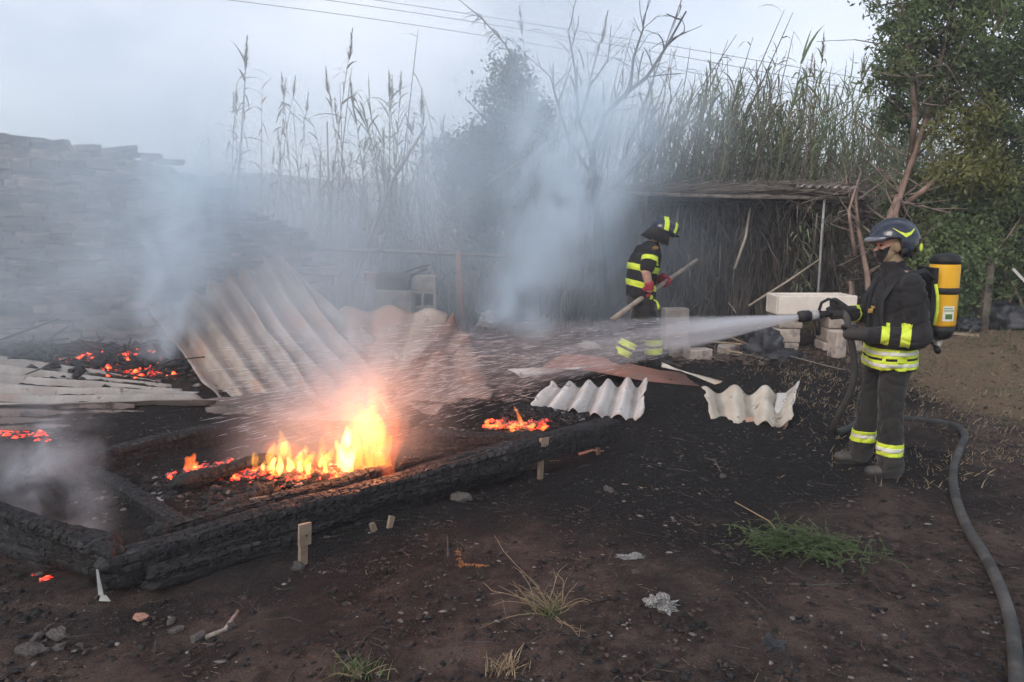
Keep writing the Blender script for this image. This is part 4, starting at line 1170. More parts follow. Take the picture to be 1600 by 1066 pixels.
def bare_tree():
    Y = 12.2
    b = AT(945, 520, Y); b.z = 0
    o = empty('burnt_tree', b); tag(o, 'bare burnt tree with long crooked leafless branches in the smoke', 'tree')
    def L(px, py, dy=0): return AT(px, py, Y + dy) - b
    MB().tube([(0, 0, -.1), L(938, 400), L(930, 300), L(925, 235)], [.10, .085, .07, .055], 8).build('trunk', M['burnt_bark'], o, True)
    for pts, r in (([(925, 240), (945, 180), (985, 140), (1010, 122), (1040, 75), (1072, 18)], .05), ([(925, 240), (905, 190), (900, 120), (888, 45)], .035), ([(928, 280), (890, 220), (868, 150), (860, 120)], .035),
                   ([(985, 140), (990, 90), (1005, 45), (1003, 30)], .026), ([(932, 320), (985, 270), (1030, 215), (1050, 150)], .04), ([(930, 300), (880, 270), (845, 262)], .03), ([(905, 190), (925, 130), (950, 95), (955, 40)], .02)):
        P = []
        for i, (x, y) in enumerate(pts): P.append(L(x, y, .12 * math.sin(i * 2.1 + x)))
        bo = MB().tube(P, [r * (1 - .75 * i / (len(P) - 1)) for i in range(len(P))], 6).build('branch', M['burnt_bark'], o, True)
        rnd = random.Random(int(pts[-1][0])); tw = MB(); ends = []
        for i in range(1, len(P)):
            for _ in range(3):
                d = (P[i] - P[i - 1]).normalized() + Vector((rnd.gauss(0, .7), rnd.gauss(0, .6), rnd.gauss(.15, .5)))
                grow(tw, P[i - 1].lerp(P[i], rnd.random()), d, rnd.uniform(.25, .6), r * .3, 1, rnd, ends, 0.0, (1, 2), .6, .7, .3, 3)
        tw.build('twigs', M['burnt_bark'], bo, True)
bare_tree()
# leaning dead cane with drooping dry head in front of the sky
def drooper():
    o = empty('dead_cane', AT(800, 330, 11.8)); b = o.location.copy(); o.location.z = 0; b.z = 0
    tag(o, 'tall dead cane bending over the evergreen with a tattered head', 'cane')
    P = [AT(x, y, 11.8) - b for x, y in ((845, 520), (838, 330), (818, 130), (790, 70), (752, 28), (715, -2))]
    MB().tube(P, [.02, .018, .014, .011, .008, .004], 6).build('stem', M['cane_burnt'], o, True)
    rng = np.random.default_rng(8); V, F = [], []
    for i in range(46):
        t = rng.random(); k = 2 + t * 2.4; i0 = int(k); p = np.array(P[i0].lerp(P[min(5, i0 + 1)], k - i0))
        a = rng.random() * 6.28
        blade(V, F, p, (math.cos(a), .5 * math.sin(a), rng.uniform(-.6, .4)), rng.uniform(.15, .42), .03, 1.6, rng, 3)
    obj('foliage', qmesh('foliage', V, F), M['leaf_burnt'], o)
drooper()

def right_tree():
    Y = 10.6
    b = AT(1378, 540, Y); b.z = 0
    o = empty('leaning_tree', b); tag(o, 'big leafy tree with leaning peeling trunks beside the shelter', 'tree')
    def L(px, py, dy=0): return AT(px, py, Y + dy) - b
    rnd = random.Random(11); rng = np.random.default_rng(11)
    for pts, r in (([(1378, 560), (1385, 440), (1392, 335), (1420, 268), (1445, 190), (1470, 90), (1490, 0)], .066), ([(1392, 560), (1398, 420), (1400, 330), (1432, 230), (1480, 170), (1530, 120)], .045),
                   ([(1365, 560), (1355, 430), (1340, 350), (1336, 300)], .05), ([(1400, 330), (1440, 300), (1520, 230), (1600, 195), (1660, 150)], .045), ([(1420, 268), (1430, 180), (1420, 80), (1400, 0)], .045), ([(1445, 190), (1520, 120), (1560, 30)], .04), ([(1336, 400), (1326, 330), (1345, 268)], .03)):
        P = [L(x, y, .22 * math.sin(i * 1.7 + x * .05)) for i, (x, y) in enumerate(pts)]
        tr = MB().tube(P, [r * (1 - .7 * i / (len(P) - 1)) for i in range(len(P))], 9).build('trunk', M['bark_pink'], o, True)
        tw = MB(); ends = []
        for i in range(2, len(P)):
            for _ in range(5):
                d = Vector((rnd.gauss(.1, .8), rnd.gauss(0, .7), rnd.gauss(.3, .5)))
                grow(tw, P[i - 1].lerp(P[i], rnd.random()), d, rnd.uniform(.4, .9), r * .28, 1, rnd, ends, 0.0, (1, 3), .6, .7, .3, 3)
        if tw.v: tw.build('twigs', M['bark'], tr, True)
    spec = []
    for x, y, dy, rx, rz, k in ((1420, 40, 0, .42, .42, .9), (1395, 110, -.1, .28, .35, .6), (1430, 150, .1, .38, .35, .7), (1480, 20, .2, .6, .5, 1.2), (1550, 60, -.1, .7, .55, 1.5), (1600, 130, .1, .6, .5, 1.2),
                               (1520, 130, 0, .5, .4, .9), (1460, 100, .3, .4, .5, .7), (1590, 10, .3, .7, .6, 1.0), (1650, 80, .2, .7, .8, 1.0), (1500, -60, .2, .9, .5, .9), (1610, -60, 0, .9, .6, .9), (1420, -40, .1, .5, .4, .6),
                               (1590, 250, -.1, .5, .45, 1.0), (1560, 200, -.2, .35, .3, .6), (1640, 220, .1, .5, .6, .7), (1395, 190, .3, .22, .3, .35)):
        spec.append((L(x, y, dy), (rx, rx, rz), k))
    leaf_cloud('crown', lobes(rng, spec, 78), M['leaf_tree'], 12, .085, o, 34, (.10, .10, .085), .34)
    spec = [(L(x, y, -.35), (.30, .3, .24), 1) for x, y in ((1520, 235), (1490, 200), (1545, 275), (1500, 265), (1535, 180))]
    M['leaf_olive'] = leaf_mat('yellowing_leaf', (.14, .15, .045), (.25, .25, .085))
    leaf_cloud('yellowing_crown', lobes(rng, spec, 30), M['leaf_olive'], 13, .075, o, 30, (.10, .10, .08), .36)['label'] = 'yellowing sprays low in the crown'
right_tree()

def bush(name, label, cat, lob, mat, seed, n, per, size, base, narrow=.5, spread=(.09, .09, .08), stem='bark'):
    b = Vector(base); b.z = 0
    o = empty(name, b); tag(o, label, cat)
    rng = np.random.default_rng(seed); rnd = random.Random(seed)
    mb = MB(); ends = []
    for k in range(7):
        c = Vector(lob[k % len(lob)][0]) - b
        grow(mb, (c.x * .5 + rnd.uniform(-.2, .2), c.y * .5, -.05), (c.x * .4, c.y * .4, max(.5, c.z)), max(.6, c.z * .8), .03, 2, rnd, ends, 0, (2, 2), .45)
    mb.build('stem', M[stem], o, True)
    leaf_cloud('foliage', [tuple(Vector(c) - b) for c in lobes(rng, lob, n)], mat, seed, size, o, per, spread, narrow)
    return o
Yh = 10.75
bush('creeper_hedge', 'tall hedge overgrown with green creeper behind the tree', 'hedge',
     [(AP(1450, 400, Yh), (.45, .35, .85), 1), (AP(1500, 360, Yh), (.5, .4, .75), 1), (AP(1440, 330, Yh + .2), (.45, .4, .6), .8), (AP(1505, 440, Yh), (.25, .3, .6), .5), (AP(1470, 470, Yh), (.4, .3, .5), .6)], M['leaf_ivy'], 21, 210, 34, .07, AT(1470, 540, Yh))
bush('creeper_hedge', 'darker creeper hedge behind the old gate post', 'hedge',
     [(AP(1570, 350, Yh + .3), (.6, .4, .8), 1), (AP(1620, 400, Yh), (.5, .4, .7), .8), (AP(1555, 300, Yh), (.6, .4, .5), .8), (AP(1585, 440, Yh + .2), (.4, .3, .5), .5), (AP(1650, 320, Yh), (.6, .5, .8), .8)], M['leaf_tree'], 22, 200, 34, .075, AT(1590, 540, Yh))
bush('scorched_bush', 'scorched brown bush between the shelter and the leaning trunk', 'bush',
     [(AP(1350, 420, 11.3), (.25, .25, .7), .8), (AP(1340, 330, 11.5), (.25, .3, .4), .7), (AP(1365, 480, 11.2), (.25, .2, .4), .5)], M['leaf_burnt'], 23, 120, 22, .09, AT(1350, 530, 11.3), .22, (.08, .08, .12), 'burnt_bark')
# ------------------------------------------------------------------ shelter
M['cane_scorched'] = rough_mat('half_burnt_cane', (0.10, 0.08, 0.065), (0.24, 0.20, 0.155), 2.5, 0.8, 0.0, dirt=(0.05, .04, .036), dscale=1.3, dlo=.45, dhi=.6)
def shelter():
    Yf, Yb = 11.2, 12.6
    o = empty('thatched_shelter', AT(1180, 545, Yf)); o.location.z = 0; b = o.location.copy()
    tag(o, 'scorched lean-to shelter with cane thatch and corrugated roof edge', 'shelter')
    def L(px, py, Y): return AT(px, py, Y) - b
    # roof: cane mat on two poles, corrugated sheet at one end
    zl, zr = L(1000, 306, Yf), L(1342, 306, Yf)
    roofh = zl.z
    MB().tube([L(985, 303, Yf), L(1180, 308, Yf), L(1350, 310, Yf)], [.028, .03, .028], 8).build('front_pole', M['wood_grey'], o, True)
    MB().tube([L(1060, 300, Yf + .03) , L(1250, 306, Yf + .03), L(1345, 318, Yf + .03)], [.02, .02, .02], 7).build('front_pole', M['wood_pale'], o, True)
    MB().tube([Vector((zl.x - .1, Yb - b.y, roofh - .1)), Vector((zr.x, Yb - b.y, roofh - .1))], .03, 7).build('back_pole', M['burnt_bark'], o, True)
    MB().box((.5 * (zl.x + zr.x), .5 * (Yf + Yb) - b.y, roofh - .005), (zr.x - zl.x + .1, Yb - Yf, .03), Matrix.Rotation(-.04, 3, 'X')).build('roof_mat', M['burnt_bark'], o)
    rnd = random.Random(4)
    mb = MB()
    for i in range(230):
        x = zl.x + (zr.x - zl.x) * min(1.0, rnd.random() ** .6) - rnd.uniform(0, .1); y = rnd.uniform(Yf - .12, Yb) - b.y
        a = rnd.gauss(0, .35); Ln = rnd.uniform(.3, 1.3); dz = rnd.gauss(0, .05) * Ln
        z = roofh + .03 + abs(rnd.gauss(0, .035)) * (1 if rnd.random() < .85 else 2.0)
        dx, dy = math.cos(a) * Ln / 2, math.sin(a) * Ln / 2
        mb.tube([(x - dx, y - dy, z - dz), (x, y, z + rnd.uniform(0, .03)), (x + dx, y + dy, z + dz)], rnd.uniform(.004, .011), 4)
    t = mb.build('thatch', M['cane_scorched'], o); t['kind'] = 'stuff'
    mb = MB()
    for i in range(420):
        x = rnd.uniform(zl.x - .2, zr.x - .2); y = rnd.uniform(Yf - .1, Yb) - b.y; a = rnd.gauss(0, .5); Ln = rnd.uniform(.3, 1.0)
        dx, dy = math.cos(a) * Ln / 2, math.sin(a) * Ln / 2; z = roofh + .06 + abs(rnd.gauss(0, .05))
        mb.tube([(x - dx, y - dy, z), (x + dx, y + dy, z + rnd.gauss(0, .06))], rnd.uniform(.004, .010), 4)
    t = mb.build('burnt_thatch', M['cane_burnt'], o); t['kind'] = 'stuff'
    # corrugated end sheet, waves running away from the camera
    n = 60; P0, P1 = L(1245, 290, Yf - .12), L(1345, 293, Yf - .12); vs = []; fs = []
    for j in (0, 1):
        for i in range(n + 1):
            t_ = i / n; p = P0.lerp(P1, t_); p = p + Vector((0, j * 1.3, -.05 * j + .025 * math.cos(t_ * 6.283 * 7.5)))
            vs += [p, p - Vector((0, 0, .009))]
    for i in range(n):
        a, c = 2 * i, 2 * (n + 1) + 2 * i
        fs += [(a, a + 2, c + 2, c), (a + 1, c + 1, c + 3, a + 3), (a, a + 1, a + 3, a + 2), (c, c + 2, c + 3, c + 1)]
    obj('corrugated_sheet', mesh('corrugated_sheet', vs, fs, True), M['sheet_grey'], o)
    # light board under the roof edge
    MB().box(L(1285, 322, Yf + .9), (1.0, .02, .09), None, 1, .006, rnd).build('board', M['wood_grey'], o)
    MB().tube([Vector((L(1278, 470, Yf).x, 0, -.05)), L(1283, 380, Yf), L(1289, 302, Yf)], .019, 8).build('post', M['metal_grey'], o, True)
    for px, Y in ((1010, Yf), (1125, Yb - .2), (1335, Yf + .2), (1062, Yb), (1180, Yb - .1)):
        q = L(px, 306, Y)
        MB().tube([Vector((q.x + rnd.uniform(-.1, .1), q.y, -.05)), Vector((q.x, q.y, q.z))], .03, 7).build('post', M['burnt_bark'], o, True)
    # back and side screens of burnt cane
    def screen(name, x0, x1, y0, y1, n, m, hmax=1.0):
        mb = MB()
        for i in range(n):
            t = rnd.random(); x = x0 + (x1 - x0) * t; y = y0 + (y1 - y0) * t + rnd.uniform(-.12, .12)
            h = (roofh - .05) * rnd.uniform(.5, 1.0) * hmax; ln = rnd.gauss(0, .12)
            mb.tube([(x, y, -.05), (x + ln * h * .5, y, h * .5), (x + ln * h, y + rnd.uniform(-.1, .1), h)], [rnd.uniform(.008, .016)] * 2 + [.006], 4)
        s = mb.build(name, M[m], o); s['kind'] = 'stuff'
    screen('cane_screen', zl.x - .3, zr.x + .1, Yb - b.y + .05, Yb - b.y + .05, 420, 'cane_burnt')
    screen('charred_screen', zl.x - .3, zr.x + .1, Yb - b.y + .2, Yb - b.y + .2, 420, 'burnt_bark')
    MB().box((.5 * (zl.x + zr.x), Yb - b.y + .34, roofh * .5), (zr.x - zl.x + .5, .02, roofh), None, 1, .01, rnd).build('back_board', M['char'], o)
    # hanging scorched fronds
    rng = np.random.default_rng(6); V, F = [], []
    for i in range(520):
        x = rng.uniform(zl.x, zr.x); y = rng.uniform(Yf, Yb) - b.y
        blade(V, F, (x, y, roofh - rng.uniform(0, .9) ** 1), (rng.normal(0, .4), rng.normal(0, .4), -1), rng.uniform(.2, .6), .02, .4, rng, 3)
    h = obj('hanging_fronds', qmesh('hanging_fronds', V, F), M['leaf_burnt'], o); h['kind'] = 'stuff'
    V, F = [], []
    for i in range(160):
        x = L(1265, 400, Yf).x + rng.normal(0, .14); z = rng.uniform(.5, roofh)
        a = rng.random() * 6.28
        blade(V, F, (x, .25 + rng.normal(0, .15), z), (math.cos(a), math.sin(a), rng.uniform(-.8, .2)), rng.uniform(.1, .3), .025, 1.2, rng, 3)
    obj('creeper', qmesh('creeper', V, F), M['leaf_cane'], o)
shelter()

# ------------------------------------------------------------------ trough on block piers
def trough():
    Y = 10.2
    c0, c1 = AT(1214, 486, Y), AT(1338, 488, Y)
    w = c1.x - c0.x; h = .26; d = .42
    o = empty('white_trough', (c0.x + w / 2, Y, .62), .03)
    zt = AT(1270, 462, Y).z
    o.location.z = zt - h
    tag(o, 'long white stone trough resting on concrete block piers', 'trough')
    th = .055
    def bx(nm, c, s):
        q = MB().box(c, s, None, 1, .004, random.Random(len(nm))).build(nm, M['white_block'], o)
        bv = q.modifiers.new('b', 'BEVEL'); bv.width = .014; bv.segments = 2
    bx('front_side', (0, 0, h / 2), (w, th, h)); bx('back_side', (0, d, h / 2), (w, th, h))
    bx('end_wall', (-w / 2 + th / 2, d / 2, h / 2 - .003), (th, d - th - .004, h)); bx('end_wall', (w / 2 - th / 2, d / 2, h / 2 - .003), (th, d - th - .004, h))
    bx('bottom', (0, d / 2, .03), (w - 2 * th - .004, d - th - .004, .05))
    base = zt - h
    n = 0
    for px, lab in ((1234, 'pier under the open end of the trough'), (1312, 'pier beside the standing firefighter')):
        x = AT(px, 500, Y).x
        hh = base / 3
        for k in range(3):
            me = rough_block(.34 - .02 * (k % 2), .40, hh - .002, px % 31 + k)
            q = obj('concrete_block', me, M['concrete'], None, (x + .012 * ((k * 7) % 3 - 1), Y + d / 2 - .02, hh * (k + .5)), (0, 0, .06 * (k - 1)))
            tag(q, ('bottom', 'middle', 'top')[k] + ' concrete block of the ' + lab, 'concrete block')
    x = AT(1322, 530, 9.8).x
    for px, py, Yk, s, lab in ((1308, 540, 9.75, (.16, .2, .36), 'upright concrete block standing in front of the trough pier'), (1332, 545, 9.85, (.15, .2, .30), 'slim concrete block beside the upright one'), ):
        p = AT(px, py, Yk)
        q = obj('concrete_block', rough_block(*s, px % 29), M['concrete'], None, (p.x, Yk, gz(p.x, Yk) - .01 + s[2] / 2), (0, 0, .2))
        tag(q, lab, 'concrete block')
    for px, py, s, rz, lab in ((1090, 562, (.34, .2, .17), .3, 'fallen concrete block behind the spray'), (1062, 558, (.28, .2, .2), -.4, 'broken concrete block next to the fallen one'), (1053, 545, (.36, .22, .62), .1, 'tall stack of grey block behind the stooping firefighter'),
                               (1138, 552, (.3, .2, .15), .8, 'half block lying near the black tarp')):
        p = GD(px, py)
        q = obj('concrete_block', rough_block(*s, px % 23), M['concrete'], None, (p.x, p.y, p.z - .02 + s[2] / 2), (0, 0, rz))
        tag(q, lab, 'concrete block')
trough()

def crumple(name, px, py, size, mat, label, cat, seed, lift=.0, sub=4, amp=.35, Y=None, sharp=1.0):
    """A crumpled piece of sheeting or rag lying on the ground."""
    p = GD(px, py) if Y is None else AT(px, py, Y)
    bm = bmesh.new(); bmesh.ops.create_icosphere(bm, subdivisions=sub, radius=1)
    for v in bm.verts:
        q = v.co * 1.7 + Vector((seed, seed * 2, seed * 3))
        n = mnoise.turbulence(q, 4, True) - .5; r = mnoise.ridged_multi_fractal(q * .8, 1.0, 2.0, 3, 1.0, 2.0) * .3
        v.co = v.co * (1 + amp * (n * sharp + r - .4))
        if v.co.z < -.35: v.co.z = -.35 + (v.co.z + .35) * .1
    me = bpy.data.meshes.new(name); bm.to_mesh(me); bm.free()
    o = obj(name, me, mat, None, (p.x, p.y, p.z + size[2] * .34 + lift), (0, 0, seed * .7), size)
    for f in me.polygons: f.use_smooth = sub > 3
    return tag(o, label, cat)
crumple('black_tarp', 1192, 556, (.34, .22, .34), M['tarp'], 'crumpled black tarp slumped in front of the trough pier', 'tarp', 3, amp=.55)
crumple('black_tarp', 1226, 562, (.30, .14, .10), M['tarp'], 'flat black tarp end trailing on the soil by the trough', 'tarp', 5, amp=.5)
crumple('black_tarp', 1552, 512, (.46, .30, .30), M['tarp'], 'big black tarp heap below the creeper hedge', 'tarp', 8, amp=.6)
crumple('black_tarp', 1504, 516, (.26, .20, .14), M['tarp'], 'small black sack beside the big tarp heap', 'tarp', 11, amp=.5)
M['foil'] = rough_mat('scorched_plastic', (.34, .335, .32), (.50, .49, .47), 9, .6, .5, 40, .01, dirt=(.03, .03, .03), dscale=14, dlo=.42, dhi=.55)
crumple('crumpled_plastic', 1034, 950, (.075, .05, .045), M['foil'], 'crumpled white scrap of plastic on the soil', 'litter', 4, sub=3, amp=.9, sharp=1.6)
crumple('crumpled_plastic', 1205, 1012, (.06, .05, .03), M['tarp'], 'small crumpled black scrap on bare earth', 'litter', 6, sub=3, amp=.9, sharp=1.6)
crumple('crumpled_plastic', 985, 872, (.09, .03, .016), M['foil'], 'thin grey scrap of film lying on the soil', 'litter', 9, sub=3, amp=.9, sharp=1.6)
crumple('crumpled_plastic', 232, 790, (.10, .06, .04), M['metal_grey'], 'bent grey metal scrap in the ash pit', 'litter', 14, sub=3, amp=.9, sharp=1.6)
crumple('pale_rag', 922, 544, (.22, .12, .07), rough_mat('pale_rag', (.5, .48, .40), (.62, .6, .5), 9, .9, .5, 40, .01), 'pale rag lying behind the spray near the stooping firefighter', 'rag', 12, amp=.7)
crumple('pale_bag', 766, 508, (.18, .16, .14), rough_mat('grey_bag', (.22, .22, .225), (.30, .30, .30), 9, .8, .5, 40, .01), 'pale grey bag in the smoke behind the folded sheet', 'bag', 15, amp=.4, Y=9.5)

# old gate post, boards and poles at the hedge
def plank(a, b, w, t, mat, label, name='plank', cat='plank'):
    a, b = Vector(a), Vector(b); d = b - a; q = d.to_track_quat('X', 'Z').to_matrix()
    o = MB().box((0, 0, 0), (d.length, w, t), None, 1, .003, random.Random(int(a.x * 99))).build(name, M[mat])
    o.matrix_world = Matrix.Translation((a + b) / 2) @ q.to_4x4()
    return tag(o, label, cat)
M['post_dark'] = rough_mat('old_post', (.06, .05, .042), (.14, .115, .095), 7, .9, .6, 40, .01)
g = AT(1536, 490, 10.5)
plank((g.x, g.y, -.05), (g.x, g.y, AT(1536, 408, 10.5).z), .15, .10, 'post_dark', 'old wooden gate post at the creeper hedge', 'gate_post', 'post')
g2 = AT(1512, 490, 11.3)
plank((g2.x, g2.y, -.05), (g2.x, g2.y, AT(1512, 350, 11.3).z), .12, .10, 'post_dark', 'tall grey post overgrown by the creeper hedge', 'gate_post', 'post')
p = GD(1484, 524); p2 = GD(1530, 528)
plank((p.x, p.y, p.z + .03), (p2.x, p2.y, p2.z + .03), .09, .025, 'wood_pale', 'pale plank on the ground before the tarp heap')
plank(AT(1583, 420, 10.2), AT(1630, 470, 10.0), .10, .03, 'sheet_white', 'white board leaning in the hedge beside the gate post')
p = GD(1575, 512)
plank((p.x - .1, p.y, p.z + .26), (p.x + .9, p.y + .1, p.z + .28), .05, .03, 'wood_pale', 'pale batten lying across the weeds by the hedge')
for a, b_, lab in (((1128, 522, 9.9), (1168, 538, 9.8), 'white stick leaning out of the black tarp'), ((1110, 534, 9.7), (1160, 538, 9.6), 'pale stick lying flat beside the black tarp'), ((1135, 548, 9.5), (1160, 552, 9.4), 'short pale stick below the black tarp'), ((1138, 473, 10.6), (1150, 489, 10.5), 'short pale stick standing behind the spray')):
    tag(MB().tube([AT(*a), AT(*b_)], .012, 6).build('pale_stick', M['wood_pale']), lab, 'stick')
plank(AT(1330, 440, 11.0), AT(1336, 545, 10.9), .07, .05, 'bark_pink', 'slim bark stake leaning beside the shelter', 'stake', 'stake')

# power wires high across the sky
for i, (a, b_, c, lab) in enumerate((((-300, -120), (640, 8), (1500, 150), 'highest thin power wire crossing the smoky sky'), ((-300, -95), (660, 22), (1500, 175), 'middle thin power wire crossing the smoky sky'), ((-300, -60), (640, 38), (1500, 205), 'lowest thin power wire crossing the smoky sky'))):
    P0, P1, P2 = AT(a[0], a[1], 32), AT(b_[0], b_[1], 32), AT(c[0], c[1], 32)
    pts = []
    for k in range(25):
        t = k / 24; pts.append(P0 * (1 - t) ** 2 + (2 * P1 - .5 * P0 - .5 * P2) * 2 * t * (1 - t) + P2 * t * t)
    tag(MB().tube(pts, .011, 5).build('power_wire', M['wire']), lab, 'wire')
# ------------------------------------------------------------------ people
M['skin'] = rough_mat('skin', (.36, .20, .145), (.45, .27, .20), 14, .55, .25, 120, .002, spec=.4)
M['turnout'] = rough_mat('dark_turnout_cloth', (.009, .009, .0105), (.019, .0185, .020), 5, .85, .5, 160, .003, spec=.25, dirt=(.034, .031, .028), dscale=3, dlo=.55, dhi=.8, sheen=.08)
M['trousers'] = rough_mat('dark_trouser_cloth', (.015, .0145, .014), (.028, .0265, .025), 5, .9, .5, 160, .003, spec=.2, dirt=(.07, .062, .055), dscale=3, dlo=.55, dhi=.8, sheen=.15)
M['tshirt'] = rough_mat('black_vest_cloth', (.012, .012, .013), (.022, .022, .024), 6, .9, .4, 160, .003, spec=.2)
M['hivis'] = rough_mat('yellow_reflective_band', (.50, .62, .035), (.62, .74, .07), 9, .5, .3, 90, .002, dirt=(.30, .34, .06), dscale=7, dlo=.55, dhi=.8)
M['silver'] = rough_mat('silver_reflective_tape', (.50, .52, .44), (.62, .63, .55), 9, .4, .2, 90, .002)
M['boot'] = rough_mat('dusty_boot_leather', (.022, .021, .022), (.05, .047, .045), 8, .6, .4, 60, .004, dirt=(.09, .08, .07), dscale=5, dlo=.5, dhi=.75)
M['sole'] = rough_mat('boot_sole', (.012, .012, .012), (.025, .024, .024), 8, .8, .4, 60, .004)
M['helmet'] = rough_mat('dark_blue_helmet', (.012, .017, .030), (.016, .022, .038), 3, .22, .05, 40, .001, spec=.6)
M['visor'] = rough_mat('grey_visor', (.10, .11, .13), (.15, .16, .18), 3, .2, 0, spec=.7)
M['rubber'] = rough_mat('black_rubber', (.010, .010, .011), (.020, .020, .021), 8, .6, .3, 80, .002)
M['hood'] = rough_mat('beige_hood_cloth', (.22, .16, .10), (.32, .24, .155), 10, .9, .6, 60, .006)
M['glove'] = rough_mat('dark_glove', (.018, .017, .016), (.04, .037, .034), 8, .85, .4, 90, .003)
M['glove_red'] = rough_mat('red_glove', (.26, .025, .045), (.36, .05, .07), 8, .8, .4, 90, .003)
M['tank_yellow'] = rough_mat('yellow_cylinder_cover', (.66, .33, .012), (.76, .42, .02), 2.5, .5, .15, 40, .004, dirt=(.50, .25, .03), dscale=6, dlo=.58, dhi=.8)
M['brass'] = rough_mat('dull_metal_valve', (.30, .28, .24), (.42, .40, .36), 9, .35, .1, 60, .001, spec=.7)
M['eye'] = rough_mat('eye', (.03, .02, .015), (.05, .035, .03), 9, .2, 0)
M['badge'] = rough_mat('ochre_embroidery', (.32, .20, .05), (.42, .28, .08), 9, .8, 0)
M['print_white'] = rough_mat('label_white', (.60, .62, .50), (.70, .72, .60), 9, .6, 0)
M['print_green'] = rough_mat('label_green', (.06, .13, .04), (.10, .18, .06), 9, .6, 0)

def loft(mb, rings, n=20, sq=2.4):
    """rings: (centre, half depth, half width); horizontal super-elliptic sections."""
    vs = []; fs = []
    for c, a, b in rings:
        for k in range(n):
            t = 6.28318 * k / n
            ct, st = math.cos(t), math.sin(t)
            r = (abs(ct) ** sq + abs(st) ** sq) ** (-1 / sq)
            vs.append(Vector(c) + Vector((a * r * ct, b * r * st, 0)))
    for i in range(len(rings) - 1):
        for k in range(n):
            k2 = (k + 1) % n
            fs.append((i * n + k, i * n + k2, (i + 1) * n + k2, (i + 1) * n + k))
    fs.append(tuple(range(n - 1, -1, -1))); fs.append(tuple((len(rings) - 1) * n + k for k in range(n)))
    mb.add(vs, fs)
def limb(mb, pts, rad, n=14):
    """Tapered limb with rounded joints."""
    P = []; R = []
    for i in range(len(pts) - 1):
        for k in range(5):
            t = k / 5; P.append(Vector(pts[i]).lerp(Vector(pts[i + 1]), t)); R.append(rad[i] * (1 - t) + rad[i + 1] * t)
    P.append(Vector(pts[-1])); R.append(rad[-1])
    mb.tube(P, R, n)
    for p, r in zip(pts, rad): mb.ell(p, (r, r, r), None, 12, 8)
def wrinkle(me, amp, scale, seed, zs=1.0, fold=0.0):
    n = len(me.vertices)
    co = np.empty(n * 3, np.float32); me.vertices.foreach_get('co', co); co = co.reshape(-1, 3)
    no = np.empty(n * 3, np.float32); me.vertices.foreach_get('normal', no); no = no.reshape(-1, 3)
    d = np.empty(n)
    for i in range(n):
        x, y, z = (float(q) for q in co[i])
        d[i] = amp * mnoise.noise((x * scale + seed, y * scale, z * scale * zs)) + .5 * amp * mnoise.noise((x * scale * 2.3, y * scale * 2.3 + seed, z * scale * 2.3 * zs))
        if fold: d[i] -= fold * max(0.0, 1 - abs(mnoise.noise((x * scale * .8 + 9, y * scale * .8, z * scale * 1.6 + x * 4 + seed))) * 6)
    me.vertices.foreach_set('co', (co + no * d[:, None]).astype(np.float32).ravel())
    me.update()
def cut(src, planes, off, keep=None):
    """The piece of a surface between planes, lifted off it as a thin closed band."""
    bm = bmesh.new(); bm.from_mesh(src)
    for co, no in planes:
        bmesh.ops.bisect_plane(bm, geom=bm.verts[:] + bm.edges[:] + bm.faces[:], plane_co=Vector(co), plane_no=Vector(no), clear_outer=True)
    if keep is not None:
        bad = [f for f in bm.faces if not keep(f.calc_center_median())]
        bmesh.ops.delete(bm, geom=bad, context='FACES')
    bm.normal_update()
    inner = {v: v.co.copy() for v in bm.verts}
    for v in bm.verts: v.co = v.co + v.normal * off
    be = [e for e in bm.edges if e.is_boundary]
    new = {}
    def nv(v):
        if v not in new: new[v] = bm.verts.new(inner[v] - v.normal * .004)
        return new[v]
    for e in be:
        a, b = e.verts
        try: bm.faces.new((a, b, nv(b), nv(a)))
        except ValueError: pass
    bmesh.ops.recalc_face_normals(bm, faces=bm.faces[:])
    me = bpy.data.meshes.new('band'); bm.to_mesh(me); bm.free()
    me.polygons.foreach_set('use_smooth', np.ones(len(me.polygons), bool))
    return me
def grip(mb, C, axis, out, R, fr=.0105, rng=1.0, thumb=True, mirror=1):
    """A closed hand round a bar: palm, four unequal fingers and a thumb."""
    C = Vector(C); ax = Vector(axis).normalized(); o = Vector(out); o = (o - ax * o.dot(ax)).normalized(); b = ax.cross(o) * mirror
    def q(th, r, s): return C + ax * s + (o * math.cos(th) + b * math.sin(th)) * r
    rot = Matrix((ax, b, o)).transposed()
    mb.ell(C + o * (R + .017), (.046, .047, .021), rot, 14, 9)
    mb.ell(C + o * (R + .019) - b * .028, (.040, .034, .023), rot, 12, 8)
    for s, L in ((-.036, 3.0), (-.012, 3.6), (.012, 3.75), (.036, 3.35)):
        th0 = .55
        pts = [q(th0 + L * t, R + fr * .85 + (.008 if t == 0 else 0), s * (1 - .12 * t)) for t in (0, .22, .42, .62, .82, 1.0)]
        limb(mb, pts, [fr * 1.12, fr * 1.12, fr * 1.05, fr, fr * .95, fr * .85], 8)
    if thumb:
        pts = [q(-.5, R + .02, .045), q(-1.1, R + fr, .058), q(-1.8, R + fr * .9, .056), q(-2.4, R + fr * .9, .050)]
        limb(mb, pts, [fr * 1.4, fr * 1.3, fr * 1.15, fr], 8)
    return C + o * (R + .024) - b * .062

